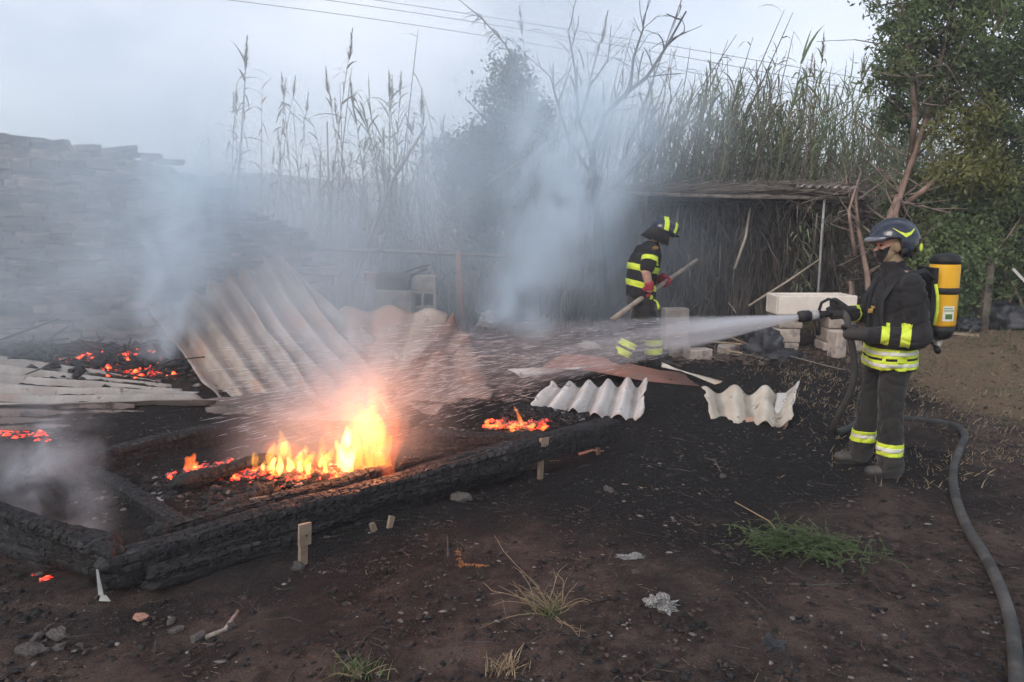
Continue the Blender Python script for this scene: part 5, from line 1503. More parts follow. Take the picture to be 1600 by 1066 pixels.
def head(mb, c, tilt=0.0, turn=0.0, s=1.0):
    """Skull, brow, nose, lips, chin and ears round centre c (mid-skull), looking along +x."""
    R_ = Matrix.Rotation(turn, 3, 'Z') @ Matrix.Rotation(tilt, 3, 'Y')
    def e(p, r, a=0.0): mb.ell(Vector(c) + R_ @ (Vector(p) * s), [k * s for k in r], R_ @ Matrix.Rotation(a, 3, 'Y'), 16, 12)
    e((0, 0, .02), (.098, .076, .105)); e((.035, 0, -.055), (.060, .060, .062)); e((.055, 0, -.095), (.034, .036, .024))
    e((.083, 0, .018), (.018, .052, .012)); e((.098, 0, -.018), (.011, .010, .030), -.35); e((.112, 0, -.034), (.012, .013, .010))
    e((.088, 0, -.062), (.012, .024, .006)); e((.086, 0, -.073), (.012, .021, .007))
    for k in (-1, 1):
        e((.066, k * .042, -.025), (.024, .020, .020)); e((-.012, k * .078, -.015), (.018, .008, .032)); e((.104, k * .011, -.036), (.007, .006, .006))
    return R_

def person_one():
    base = GD(1376, 738)
    rz = math.pi - math.radians(5)
    # body
    mb = MB()
    limb(mb, [(0, .10, .88), (.01, .11, .48), (-.01, .12, .10)], [.080, .058, .045])
    limb(mb, [(0, -.10, .88), (.07, -.15, .48), (.08, -.20, .10)], [.080, .058, .045])
    loft(mb, [((0, 0, .80), .11, .15), ((0, 0, .95), .115, .16), ((-.01, 0, 1.10), .11, .15), ((-.01, 0, 1.28), .125, .18), ((-.02, 0, 1.42), .10, .17), ((-.01, 0, 1.48), .06, .08)])
    limb(mb, [(-.03, .20, 1.40), (-.06, .28, 1.06), (.20, .19, 1.04)], [.055, .045, .034])
    limb(mb, [(-.01, -.20, 1.40), (.06, -.30, 1.13), (.30, -.10, 1.16)], [.055, .045, .034])
    limb(mb, [(-.01, 0, 1.44), (.03, 0, 1.56)], [.06, .055])
    hc = (.045, 0, 1.655)
    R_ = head(mb, hc, .06, 0)
    body = remesh(mb, .0062, 3, 'person')
    P = obj('person', body, M['skin'], None, base, (0, 0, rz))
    tag(P, 'firefighter in dark turnout coat and helmet aiming a water nozzle at the fire', 'person')
    Hc = Vector(hc)
    for k in (-1, 1):
        MB().ell(Hc + R_ @ Vector((.083, k * .032, .002)), (.010, .013, .009), None, 10, 8).build('eye', M['eye'], P, True)
        MB().ell(Hc + R_ @ Vector((.094, k * .034, .026)), (.006, .020, .005), None, 10, 6).build('eyebrow', M['rubber'], P, True)
    # face covered from the nose down, beige hood at the cheek and neck
    n_ = R_ @ Vector((.42, 0, 1)).normalized()
    mk = cut(body, [(Hc + R_ @ Vector((.095, 0, -.030)), n_), (Hc + R_ @ Vector((.030, 0, 0)), R_ @ Vector((-1, 0, -.35))), ((0, 0, 1.52), (0, 0, -1))], .006)
    obj('face_mask', mk, M['rubber'], P)
    hd = cut(body, [(Hc + R_ @ Vector((.028, 0, 0)), R_ @ Vector((1, 0, .35))), ((0, 0, 1.715), (0, 0, 1)), ((0, 0, 1.50), (0, 0, -1))], .008)
    obj('hood', hd, M['hood'], P)
    # trousers
    mb = MB()
    limb(mb, [(0, .10, .86), (.012, .115, .50), (-.005, .12, .13)], [.108, .088, .084]); limb(mb, [(-.005, .12, .30), (-.01, .12, .075)], [.084, .092])
    limb(mb, [(0, -.10, .86), (.06, -.14, .48), (.08, -.19, .14)], [.108, .086, .082]); limb(mb, [(.075, -.17, .3), (.08, -.19, .09)], [.082, .090])
    loft(mb, [((0, 0, .78), .14, .20), ((0, 0, .95), .14, .20), ((0, 0, 1.02), .13, .19)])
    tr = remesh(mb, .011, 3, 'trousers'); wrinkle(tr, .011, 9, 3, .8, .013)
    T_ = obj('trousers', tr, M['trousers'], P)
    lk = lambda c: c.y > -.04
    rk = lambda c: c.y <= -.04
    for z0, z1, kp, m in ((.175, .262, lk, 'hivis'), (.205, .235, lk, 'silver'), (.19, .275, rk, 'hivis'), (.222, .250, rk, 'silver')):
        obj('reflective_band', cut(tr, [((0, 0, z1), (0, 0, 1)), ((0, 0, z0), (0, 0, -1))], .004 if m == 'hivis' else .006, kp), M[m], T_)
    # boots
    for nm, (x, y), a in (('boot', (-.01, .12), .05), ('boot', (.09, -.20), -.12)):
        mb = MB(); Rr = Matrix.Rotation(a, 3, 'Z'); o_ = Vector((x, y, 0))
        def e(p, r): mb.ell(o_ + Rr @ Vector(p), r, Rr, 14, 10)
        e((.06, 0, .050), (.120, .046, .042)); e((.115, 0, .048), (.060, .046, .040)); e((-.03, 0, .07), (.060, .042, .062)); limb(mb, [o_ + Vector((-.02, 0, .08)), o_ + Vector((-.015, 0, .22))], [.058, .062])
        bo = remesh(mb, .007, 3, 'boot')
        B_o = obj(nm, bo, M['boot'], P)
        so = MB(); loft(so, [(o_ + Vector((.045, 0, .0)) + Rr @ Vector((.0, 0, 0)), .135, .042), (o_ + Vector((.045, 0, .026)), .137, .045)], 20, 2.6)
        obj('sole', so.mesh('sole'), M['sole'], B_o)
    # jacket
    mb = MB()
    loft(mb, [((0, 0, .79), .158, .222), ((0, 0, .90), .160, .225), ((-.005, 0, 1.02), .150, .212), ((-.01, 0, 1.15), .152, .208), ((-.02, 0, 1.28), .160, .216), ((-.025, 0, 1.38), .145, .200), ((-.02, 0, 1.44), .115, .165), ((-.01, 0, 1.48), .085, .095)], 24, 2.5)
    limb(mb, [(-.03, .205, 1.385), (-.075, .285, 1.06), (-.07, .285, 1.035), (.20, .19, 1.045)], [.084, .078, .075, .060])
    limb(mb, [(-.01, -.205, 1.385), (.06, -.30, 1.13), (.27, -.12, 1.155)], [.084, .074, .060])
    loft(mb, [((.012, 0, 1.44), .094, .095), ((.022, 0, 1.50), .088, .086), ((.032, 0, 1.545), .088, .084)], 20, 2.2)
    jk = remesh(mb, .010, 4, 'jacket'); wrinkle(jk, .010, 8.5, 8, .8, .011)
    J = obj('jacket', jk, M['turnout'], P)
    near = lambda c: abs(c.y) < .30
    tor = lambda c: c.z < .99
    for z0, z1 in ((.880, .945), (.800, .862)):
        obj('reflective_band', cut(jk, [((0, 0, z1), (.05, 0, 1)), ((0, 0, z0), (-.05, 0, -1))], .004), M['hivis'], J)
        obj('silver_band', cut(jk, [((0, 0, (z0 + z1) / 2 + .012), (.05, 0, 1)), ((0, 0, (z0 + z1) / 2 - .012), (-.05, 0, -1))], .006), M['silver'], J)
    # sleeve bands, near arm (along the forearm) and far arm
    fa0, fa1 = Vector((-.07, .285, 1.035)), Vector((.20, .19, 1.045)); d = (fa1 - fa0).normalized()
    isl = lambda c: c.y > .165 + max(0, -c.x) * .55 and c.z < 1.13
    for a, b_ in ((.055, .115), (.185, .235)):
        obj('reflective_band', cut(jk, [(fa0 + d * b_, d), (fa0 + d * a, -d)], .004, isl), M['hivis'], J)
    ua = lambda c: c.y > .20
    d2 = (Vector((-.075, .285, 1.06)) - Vector((-.03, .205, 1.385))).normalized()
    fb0, fb1 = Vector((.06, -.30, 1.13)), Vector((.27, -.12, 1.155)); d = (fb1 - fb0).normalized()
    obj('reflective_band', cut(jk, [(fb0 + d * .20, d), (fb0 + d * .14, -d)], .004, lambda c: c.y < -.10 and c.x > .165), M['hivis'], J)
    # ochre lettering patch on the chest: two strokes of embroidery
    for pts in (((.152, .10, 1.222), (.155, .055, 1.226)), ((.156, .078, 1.222), (.158, .078, 1.180)), ((.157, .050, 1.205), (.160, .030, 1.200), (.160, .022, 1.188), (.160, .036, 1.178), (.158, .052, 1.186), (.157, .050, 1.203))):
        MB().tube([Vector(p) + Vector((.016, 0, 0)) for p in pts], .007, 6).build('embroidery', M['badge'], J, True)
    # zip flap down the front
    MB().tube([(.118, .005, 1.44), (.155, .005, 1.34), (.172, .005, 1.22), (.166, .005, 1.08), (.168, .005, .96)], .012, 6).build('front_flap', M['turnout'], J, True)
    # helmet
    mb = MB()
    Hh = Vector((.030, 0, 1.685))
    up = bmesh.new()
    def solid(c, r, planes, rot=None):
        t = MB().ell(c, r, rot, 32, 20).mesh('t'); bm = bmesh.new(); bm.from_mesh(t); bpy.data.meshes.remove(t)
        for co, no in planes:
            g = bmesh.ops.bisect_plane(bm, geom=bm.verts[:] + bm.edges[:] + bm.faces[:], plane_co=Vector(co), plane_no=Vector(no), clear_outer=True)
            bmesh.ops.holes_fill(bm, edges=[e for e in bm.edges if e.is_boundary], sides=0)
        vs = [v.co.copy() for v in bm.verts]; bm.verts.index_update(); fs = [tuple(v.index for v in f.verts) for f in bm.faces]; bm.free()
        mb.add(vs, fs)
    solid(Hh, (.170, .130, .142), [((.12, 0, 1.705), (.06, 0, -1))])
    solid(Hh + Vector((-.018, 0, -.01)), (.140, .132, .150), [((.025, 0, 1.66), (1, 0, -.25)), ((0, 0, 1.565), (-.25, 0, -1))])
    # peak over the brow
    solid(Hh + Vector((.075, 0, .022)), (.125, .118, .030), [((.06, 0, 0), (-1, 0, 0))], Matrix.Rotation(.22, 3, 'Y'))
    # low comb along the crown
    mb.tube([Hh + Vector((.162 * math.cos(t), 0, .140 * math.sin(t) + .004)) for t in [i * .19 + .35 for i in range(13)]], .016, 8)
    he = remesh(mb, .0055, 3, 'helmet')
    Hm = obj('helmet', he, M['helmet'], P)
    vz = cut(he, [((.13, 0, 0), (-1, 0, 0)), ((0, 0, 1.722), (.1, 0, 1))], .004)
    obj('visor_edge', vz, M['visor'], Hm)
    def side(f, z, k, off=.005):
        u = (f - Hh.x) / .170; w = (z - Hh.z) / .142
        return Vector((f, k * (.130 * math.sqrt(max(.02, 1 - u * u - w * w)) + off), z))
    for k in (-1, 1):
        vs = []; fs = []
        top = [(.085, 1.772), (.045, 1.748), (.008, 1.735), (-.030, 1.745), (-.066, 1.768)]
        bot = [(.083, 1.768), (.035, 1.730), (.004, 1.708), (-.034, 1.728), (-.068, 1.764)]
        for (a, b_), (c, d_) in zip(top, bot): vs += [side(a, b_, k), side(c, d_, k), side(a, b_, k, -.004), side(c, d_, k, -.004)]
        for i in range(4):
            j = 4 * i
            fs += [(j, j + 4, j + 5, j + 1), (j + 2, j + 3, j + 7, j + 6), (j, j + 2, j + 6, j + 4), (j + 1, j + 5, j + 7, j + 3)]
        obj('chevron', mesh('chevron', vs, fs), M['hivis'], Hm)
        MB().ell((-.118, k * .085, 1.638), (.012, .012, .030), None, 10, 8).build('rear_mark', M['hivis'], Hm, True)
        MB().ell((.005, k * .128, 1.615), (.022, .010, .022), None, 14, 8).build('ear_disc', M['rubber'], Hm, True)
    # gloves round the nozzle grip and the hose
    mb = MB()
    w1 = grip(mb, (.375, -.035, 1.165), (.95, .0, -.12), (-.2, -.55, .2), .026)
    limb(mb, [w1, Vector((.275, -.115, 1.155))], [.036, .050])
    gl = remesh(mb, .0048, 2, 'glove'); obj('glove', gl, M['glove'], P)
    mb = MB()
    w2 = grip(mb, (.315, .075, 1.045), (.35, -.05, .9), (-.4, .8, 0), .024)
    limb(mb, [w2, Vector((.21, .18, 1.045))], [.036, .052])
    gl = remesh(mb, .0048, 2, 'glove'); obj('glove', gl, M['glove'], P)
    Mx = Matrix.Translation(base) @ Matrix.Rotation(rz, 4, 'Z')
    return P, Mx
P1, MX1 = person_one()

# breathing apparatus on his back
def apparatus():
    o = empty('air_cylinder', MX1 @ Vector((-.325, 0, 1.03)), math.pi - math.radians(5))
    tag(o, 'yellow covered air cylinder with black ends carried on the firefighter back', 'air cylinder')
    r = .098
    MB().lathe([(r - .004, .06), (r, .075), (r, .30), (r, .48), (r - .004, .492)], 28).build('cover', M['tank_yellow'], o, True)
    MB().lathe([(.05, -.035), (.075, -.02), (.092, .02), (r - .002, .058)], 28).build('bottom_end', M['rubber'], o, True)
    MB().lathe([(r - .001, .494), (r - .001, .52), (.088, .545), (.06, .562), (.02, .568)], 28).build('top_end', M['rubber'], o, True)
    MB().lathe([(r + .001, .285), (r + .006, .29), (r + .006, .325), (r + .001, .33)], 28).build('strap', M['rubber'], o, True)
    # round label on the cover facing out
    def patch(a0, a1, z0, z1, off, nm, mat, par):
        vs = []; fs = []; n = 8
        for i in range(n + 1):
            a = a0 + (a1 - a0) * i / n
            for q in (0, -.004):
                for z in (z0, z1): vs.append(((r + off + q) * math.cos(a), (r + off + q) * math.sin(a), z))
        for i in range(n):
            j = 4 * i
            fs += [(j, j + 4, j + 5, j + 1), (j + 2, j + 3, j + 7, j + 6), (j, j + 2, j + 6, j + 4), (j + 1, j + 5, j + 7, j + 3)]
        fs += [(0, 1, 3, 2), (4 * n, 4 * n + 2, 4 * n + 3, 4 * n + 1)]
        return obj(nm, mesh(nm, vs, fs, False), mat, par)
    lb = patch(1.25, 2.05, .10, .205, .0012, 'label', M['print_white'], o)
    patch(1.42, 1.9, .115, .150, .0026, 'emblem', M['print_green'], lb); patch(1.32, 2.0, .170, .176, .0026, 'print', M['print_green'], lb); patch(1.32, 1.9, .186, .191, .0026, 'print', M['print_green'], lb)
    MB().tube([(0, 0, -.03), (.0, .0, -.075), (.02, .02, -.11)], [.024, .022, .018], 12).build('valve', M['brass'], o, True)
    MB().tube([(.02, .02, -.10), (.03, .07, -.115)], .022, 12).build('hand_wheel', M['rubber'], o, True)
    MB().box((.115, 0, .22), (.035, .26, .50)).build('back_plate', M['rubber'], o)
    for k in (-1, 1):
        pts = [(.12, k * .13, .40), (.19, k * .14, .455), (.29, k * .14, .432), (.395, k * .145, .37), (.47, k * .15, .25), (.47, k * .16, .10), (.40, k * .20, .0), (.27, k * .245, -.03), (.13, k * .19, .0)]
        MB().tube(pts, [.020] * len(pts), 8, True, (1.25, .42)).build('shoulder_strap', M['rubber'], o, True)
        MB().tube([(.115, k * .140, .36), (.105, k * .16, .28), (.10, k * .165, .18), (.11, k * .155, .08)], .011, 8).build('reflective_piping', M['hivis'], o, True)
    MB().tube([(.12, .10, -.02), (.20, .20, -.06), (.30, .252, -.065), (.42, .215, -.062), (.49, .10, -.06), (.50, 0, -.06)], .024, 8, True, (.45, 1.0)).build('waist_belt', M['rubber'], o, True)
    MB().tube([(.03, .02, -.09), (.10, .10, -.04), (.17, .17, .12), (.20, .19, .30)], .010, 8).build('air_hose', M['rubber'], o, True)
    pb = MB().box((.30, .268, .06), (.07, .03, .09)); pb.build('pouch', M['rubber'], o)
apparatus()

def nozzle():
    a, b_ = MX1 @ Vector((.33, -.035, 1.175)), MX1 @ Vector((.64, -.035, 1.135))
    d = (b_ - a).normalized()
    o = empty('fire_nozzle', a); tag(o, 'black fire hose nozzle with bail handle in the firefighter hands', 'nozzle')
    q = d.to_track_quat('Z', 'Y').to_matrix().to_4x4()
    def pr(nm, prof, m): MB().lathe(prof, 20, q).build(nm, M[m], o, True)
    pr('barrel', [(.022, -.01), (.024, .0), (.024, .14), (.028, .15), (.028, .17)], 'rubber')
    pr('body', [(.030, .172), (.036, .18), (.036, .215), (.030, .222)], 'metal_grey')
    pr('tip', [(.030, .224), (.040, .235), (.044, .285), (.040, .312), (.030, .314)], 'rubber')
    bq = lambda f, z, s=0: d * f + Vector((0, 0, z)) + Vector((0, s, 0))
    MB().tube([bq(.17, .03), bq(.155, .085), bq(.11, .105), bq(.06, .085), bq(.045, .06)], .011, 8).build('bail_handle', M['rubber'], o, True)
    MB().tube([bq(.19, -.03), bq(.17, -.09), bq(.165, -.15)], [.018, .019, .016], 10).build('pistol_grip', M['rubber'], o, True)
    return b_, d
NOZ, NDIR = nozzle()

# hose: nozzle, left hand, ground, round behind him and to the foreground
def hose():
    pts = [MX1 @ Vector((.33, -.035, 1.172)), MX1 @ Vector((.318, .02, 1.13)), MX1 @ Vector((.312, .07, 1.03)), MX1 @ Vector((.27, .06, .86))]
    pts += [MX1 @ Vector((.235, -.03, .62)), MX1 @ Vector((.27, -.25, .25))]
    g_ = lambda x, y, h=.028: (lambda p: Vector((p.x, p.y, p.z + h)))(GD(x, y))
    pts += [g_(1326, 678, .05), g_(1345, 664), g_(1400, 659), g_(1450, 662), g_(1490, 670), g_(1507, 684), g_(1500, 705), g_(1489, 740), g_(1492, 780), g_(1510, 830), g_(1540, 880), g_(1565, 935), g_(1580, 990), g_(1587, 1066), g_(1590, 1180), g_(1600, 1400)]
    # smooth
    out = []
    for i in range(len(pts) - 1):
        p0, p1, p2, p3 = pts[max(i - 1, 0)], pts[i], pts[i + 1], pts[min(i + 2, len(pts) - 1)]
        for k in range(8):
            t = k / 8
            out.append(.5 * ((2 * p1) + (p2 - p0) * t + (2 * p0 - 5 * p1 + 4 * p2 - p3) * t * t + (3 * p1 - p0 - 3 * p2 + p3) * t ** 3))
    out.append(pts[-1])
    rad = [.024 if i < 40 else .029 for i in range(len(out))]
    m = rough_mat('dusty_hose', (.030, .030, .029), (.065, .063, .060), 5, .8, .5, 60, .004, dirt=(.11, .10, .09), dscale=4, dlo=.5, dhi=.72)
    tag(MB().tube(out, rad, 12).build('fire_hose', m, None, True), 'long grey fire hose curving over the soil from the nozzle', 'hose')
hose()

def person_two():
    base = GD(1003, 579)
    rz = math.radians(8)
    mb = MB()
    limb(mb, [(-.02, -.10, .88), (-.13, -.12, .49), (-.33, -.13, .11)], [.080, .058, .045])
    limb(mb, [(-.02, .10, .88), (.15, .11, .49), (.17, .12, .10)], [.080, .058, .045])
    loft(mb, [((-.03, 0, .80), .11, .15), ((-.04, 0, .96), .115, .16), ((-.035, 0, 1.10), .11, .15), ((-.01, 0, 1.28), .125, .18), ((.02, 0, 1.43), .10, .17), ((.05, 0, 1.49), .06, .08)])
    limb(mb, [(.0, -.205, 1.42), (-.075, -.285, 1.20), (-.03, -.285, 1.00)], [.062, .050, .036])
    limb(mb, [(.03, .20, 1.42), (.03, .29, 1.16), (.20, .10, 1.06)], [.060, .048, .036])
    limb(mb, [(.05, 0, 1.44), (.13, 0, 1.57)], [.06, .055])
    hc = (.19, 0, 1.64)
    R_ = head(mb, hc, .42, -.12)
    body = remesh(mb, .0075, 3, 'person')
    P = obj('person', body, M['skin'], None, base, (0, 0, rz), (1.12, 1.12, 1.02))
    tag(P, 'firefighter in short sleeved dark gear stooping with a long pole in the smoke', 'person')
    Hc = Vector(hc)
    for k in (-1, 1):
        MB().ell(Hc + R_ @ Vector((.083, k * .032, .002)), (.010, .013, .009), None, 10, 8).build('eye', M['eye'], P, True)
    mb = MB()
    limb(mb, [(-.02, -.10, .86), (-.12, -.12, .50), (-.31, -.13, .15)], [.118, .100, .092]); limb(mb, [(-.27, -.13, .23), (-.335, -.13, .10)], [.094, .10])
    limb(mb, [(-.02, .10, .86), (.14, .11, .50), (.165, .12, .14)], [.118, .100, .094]); limb(mb, [(.16, .12, .28), (.17, .12, .085)], [.096, .10])
    loft(mb, [((-.03, 0, .78), .14, .20), ((-.035, 0, .95), .14, .20), ((-.035, 0, 1.04), .13, .19)])
    tr = remesh(mb, .013, 3, 'trousers'); wrinkle(tr, .010, 7, 5, .8, .012)
    T_ = obj('trousers', tr, M['trousers'], P)
    nr = lambda c: c.y < 0
    fr_ = lambda c: c.y >= 0
    d1 = (Vector((-.31, -.13, .15)) - Vector((-.12, -.12, .50))).normalized(); s0 = Vector((-.12, -.12, .50))
    for a, b_ in ((.14, .215), (.245, .32)):
        obj('reflective_band', cut(tr, [(s0 + d1 * b_, d1), (s0 + d1 * a, -d1)], .005, nr), M['hivis'], T_)
    for z0, z1 in ((.285, .36), (.18, .255)):
        obj('reflective_band', cut(tr, [((0, 0, z1), (0, 0, 1)), ((0, 0, z0), (0, 0, -1))], .005, fr_), M['hivis'], T_)
    for (x, y), a, lift in (((-.34, -.13), .0, .03), ((.17, .12), .05, 0)):
        mb = MB(); o_ = Vector((x, y, lift))
        def e(p, r): mb.ell(o_ + Vector(p), r, None, 14, 10)
        e((.07, 0, .052), (.135, .050, .046)); e((-.03, 0, .07), (.065, .045, .065)); limb(mb, [o_ + Vector((-.02, 0, .08)), o_ + Vector((-.0, 0, .22))], [.058, .060])
        obj('boot', remesh(mb, .009, 3, 'boot'), M['boot'], P)
    mb = MB()
    loft(mb, [((-.035, 0, .90), .150, .21), ((-.038, 0, 1.02), .146, .205), ((-.03, 0, 1.15), .155, .21), ((-.01, 0, 1.28), .165, .22), ((.01, 0, 1.38), .155, .21), ((.03, 0, 1.46), .12, .16), ((.06, 0, 1.52), .085, .09), ((.085, 0, 1.55), .08, .08)], 24, 2.4)
    limb(mb, [(.0, -.205, 1.41), (-.055, -.265, 1.26)], [.092, .082]); limb(mb, [(.03, .205, 1.41), (.03, .27, 1.25)], [.092, .082])
    jk = remesh(mb, .011, 4, 'vest_jacket'); wrinkle(jk, .009, 6.5, 12, .9, .010)
    J = obj('vest_jacket', jk, M['tshirt'], P)
    for z0, z1, t in ((1.19, 1.262, .22), (.985, 1.055, .30)):
        obj('reflective_band', cut(jk, [((0, 0, z1), (t, 0, 1)), ((0, 0, z0), (-t, 0, -1))], .005, lambda c: abs(c.y) < .235), M['hivis'], J)
    for k in (-1, 1):
        a0, a1 = Vector((.0, k * .205, 1.41)), Vector((-.055, k * .265, 1.26)); d = (a1 - a0).normalized()
        obj('sleeve_band', cut(jk, [(a0 + d * .10, d), (a0 + d * .045, -d)], .005, lambda c: abs(c.y) > .195 and c.z > 1.2), M['hivis'], J)
    MB().ell((.02, -.275, 1.475), (.035, .006, .03), Matrix.Rotation(.6, 3, 'X'), 10, 8).build('shoulder_badge', M['badge'], J, True)
    # helmet with neck flap
    mb = MB()
    Hh = Hc + R_ @ Vector((-.005, 0, .045)); RR = R_
    mb.ell(Hh, (.150, .125, .125), RR, 30, 18)
    mb.ell(Hh + RR @ Vector((.10, 0, -.015)), (.085, .105, .022), RR, 20, 10)
    mb.tube([Hh + RR @ Vector((.150 * math.cos(t), 0, .125 * math.sin(t) + .004)) for t in [i * .2 + .3 for i in range(12)]], .018, 8)
    bmt = remesh(mb, .0065, 3, 'helmet')
    bm = bmesh.new(); bm.from_mesh(bmt)
    bmesh.ops.bisect_plane(bm, geom=bm.verts[:] + bm.edges[:] + bm.faces[:], plane_co=Hh + RR @ Vector((.0, 0, -.045)), plane_no=RR @ Vector((.0, 0, -1)), clear_outer=True)
    bmesh.ops.holes_fill(bm, edges=[e for e in bm.edges if e.is_boundary], sides=0)
    bm.to_mesh(bmt); bm.free()
    Hm = obj('helmet', bmt, M['helmet'], P)
    # broad yellow band over the crown side and a mark at the front
    k0 = RR @ Vector((0, -1, .0))
    obj('helmet_band', cut(bmt, [(Hh + RR @ Vector((.022, 0, 0)), RR @ Vector((1, 0, .25))), (Hh + RR @ Vector((-.030, 0, 0)), RR @ Vector((-1, 0, -.25))), (Hh + RR @ Vector((0, 0, -.01)), RR @ Vector((0, 0, -1)))], .004), M['hivis'], Hm)
    obj('helmet_mark', cut(bmt, [(Hh + RR @ Vector((.115, 0, 0)), RR @ Vector((1, 0, 0))), (Hh + RR @ Vector((.082, 0, 0)), RR @ Vector((-1, 0, 0))), (Hh + RR @ Vector((0, 0, .0)), RR @ Vector((0, 0, -1)))], .004), M['hivis'], Hm)
    mb = MB()
    vs = []
    for t, dz, wd in ((0, 0.02, .118), (.5, -.07, .130), (1, -.15, .145)):
        for k in range(13):
            a = math.pi * (.28 + 1.44 * k / 12)
            p = Hh + RR @ Vector((-.02 + (.125 + .06 * t) * math.cos(a), (wd + .0 * t) * math.sin(a), -.02 + dz * .95))
            vs.append(p)
    fl = MB(); inner = [Hh + (v - Hh) * .93 for v in vs]; n = len(vs)
    fs = []
    for r_ in range(2):
        for k in range(12):
            a = r_ * 13 + k
            fs += [(a, a + 1, a + 14, a + 13), (n + a, n + a + 13, n + a + 14, n + a + 1)]
    for k in range(12): fs += [(k, n + k, n + k + 1, k + 1), (26 + k, 27 + k, n + 27 + k, n + 26 + k)]
    fs += [(0, 13, n + 13, n), (13, 26, n + 26, n + 13), (12, n + 12, n + 25, 25), (25, n + 25, n + 38, 38)]
    obj('neck_flap', mesh('neck_flap', vs + inner, fs, True), M['turnout'], Hm)
    # pole and gloves
    Mi = (Matrix.Translation(base) @ Matrix.Rotation(rz, 4, 'Z') @ Matrix.Diagonal((1.12, 1.12, 1.02, 1)))
    A, B = Vector((-.47, -.44, .685)), Vector((.72, .34, 1.305))
    ax = (B - A).normalized()
    tR = .375; cR = A + (B - A) * tR; cL = A + (B - A) * .60
    mb = MB(); w = grip(mb, cR, ax, (-.15, -.8, .55), .030, .0115)
    limb(mb, [w, Vector((-.03, -.285, 1.02))], [.036, .042]); limb(mb, [Vector((-.03, -.285, 1.02)), Vector((-.04, -.287, 1.07))], [.044, .050])
    G_ = obj('glove', remesh(mb, .005, 2, 'glove'), M['glove_red'], P)
    MB().ell(cR + Vector((.03, -.045, -.02)), (.03, .014, .04), Matrix.Rotation(.5, 3, 'Y'), 12, 8).build('yellow_tab', M['hivis'], G_, True)
    MB().tube([cR + Vector((.05, -.04, -.03)), cR + Vector((.10, -.05, -.06)), cR + Vector((.125, -.05, -.12)), cR + Vector((.12, -.05, -.155))], [.008, .008, .016, .014], 8).build('yellow_strap', M['hivis'], G_, True)
    mb = MB(); w = grip(mb, cL, ax, (-.3, .5, .5), .030, .0115, mirror=-1)
    limb(mb, [w, Vector((.20, .10, 1.08))], [.036, .046])
    obj('glove', remesh(mb, .005, 2, 'glove'), M['glove_red'], P)
    pole = MB().tube([Mi @ A, Mi @ (A + (B - A) * .3 + Vector((0, 0, .008))), Mi @ (A + (B - A) * .65), Mi @ B], [.032, .031, .028, .024], 10).build('wooden_pole', M['wood_grey'], None, True)
    tag(pole, 'long grey wooden pole held across by the stooping firefighter', 'pole')
person_two()
# ------------------------------------------------------------------ water
def water():
    tgt = AT(430, 612, 6.1)
    d = (tgt - NOZ); L = d.length
    o = empty('water_jet', NOZ); tag(o, 'white cone of water sprayed from the nozzle over the fire', 'water jet')
    q = d.to_track_quat('X', 'Z')
    o.rotation_euler = q.to_euler()
    # mist in a widening cone that thins with distance
    ang = .145; r0 = .020
    T = Tree('water_mist')
    x, y, z = T.xyz(T.tc('Object'))
    R = x * ang + r0
    r = T.math('SQRT', y * y + z * z) / R
    sv = T.scaled(T.tc('Object'), (.7, 15, 15))
    n = T.noise(1.2, 4, .65, sv)
    prof = T.step(r, 1.0, .72) * (T.step(n, .38, .66) * .9 + .12)
    dens = prof * (1.0 / (R * R)) * .105 * T.step(x, L * 1.02, L * .35) + prof * T.step(x, 1.1, .05) * 24.0
    m = T.volume(dens, (.97, .98, 1.0), .35)
    m.cycles.volume_step_rate = .8
    MB().tube([(0, 0, 0), (L * .5, 0, 0), (L, 0, 0)], [r0 * 1.05, (r0 + ang * L * .5) * 1.05, (r0 + ang * L) * 1.05], 20).build('mist', m, o)['kind'] = 'stuff'
    # flying strands of water
    rng = np.random.default_rng(9); V = []; F = []
    for i in range(3600):
        t = rng.random() ** .8
        a = rng.random() * 6.283; k = min(1.0, abs(rng.normal(.62, .3))) * ang * rng.uniform(.9, 1.06)
        xs = .10 + t * (L * 1.02); ln = rng.uniform(.03, .16) * (.4 + t)
        dirv = np.array((1, k * math.cos(a), k * math.sin(a)))
        drop = -.006 * xs * xs
        w = rng.uniform(.0006, .0016) * (.7 + .5 * t)
        p0 = dirv * xs + (0, 0, drop + r0 * .5 * math.sin(a)); p1 = dirv * (xs + ln) + (0, 0, -.006 * (xs + ln) ** 2 + r0 * .5 * math.sin(a)); pm = (p0 + p1) / 2
        b = len(V)
        V.append(p0); V.append(p1)
        for w_ in range(3):
            an = w_ * 2.0944
            V.append(pm + np.array((0, math.cos(an) * w, math.sin(an) * w)))
        for w_ in range(3):
            w2 = (w_ + 1) % 3
            F.append((b, b + 2 + w_, b + 2 + w2)); F.append((b + 1, b + 2 + w2, b + 2 + w_))
    Tm = Tree('water_strand')
    Mw = Tm.surf((.80, .84, .88), .15, spec=.6, trans=.4)
    st = obj('strands', qmesh('strands', V, F), Mw, o); st['kind'] = 'stuff'
water()

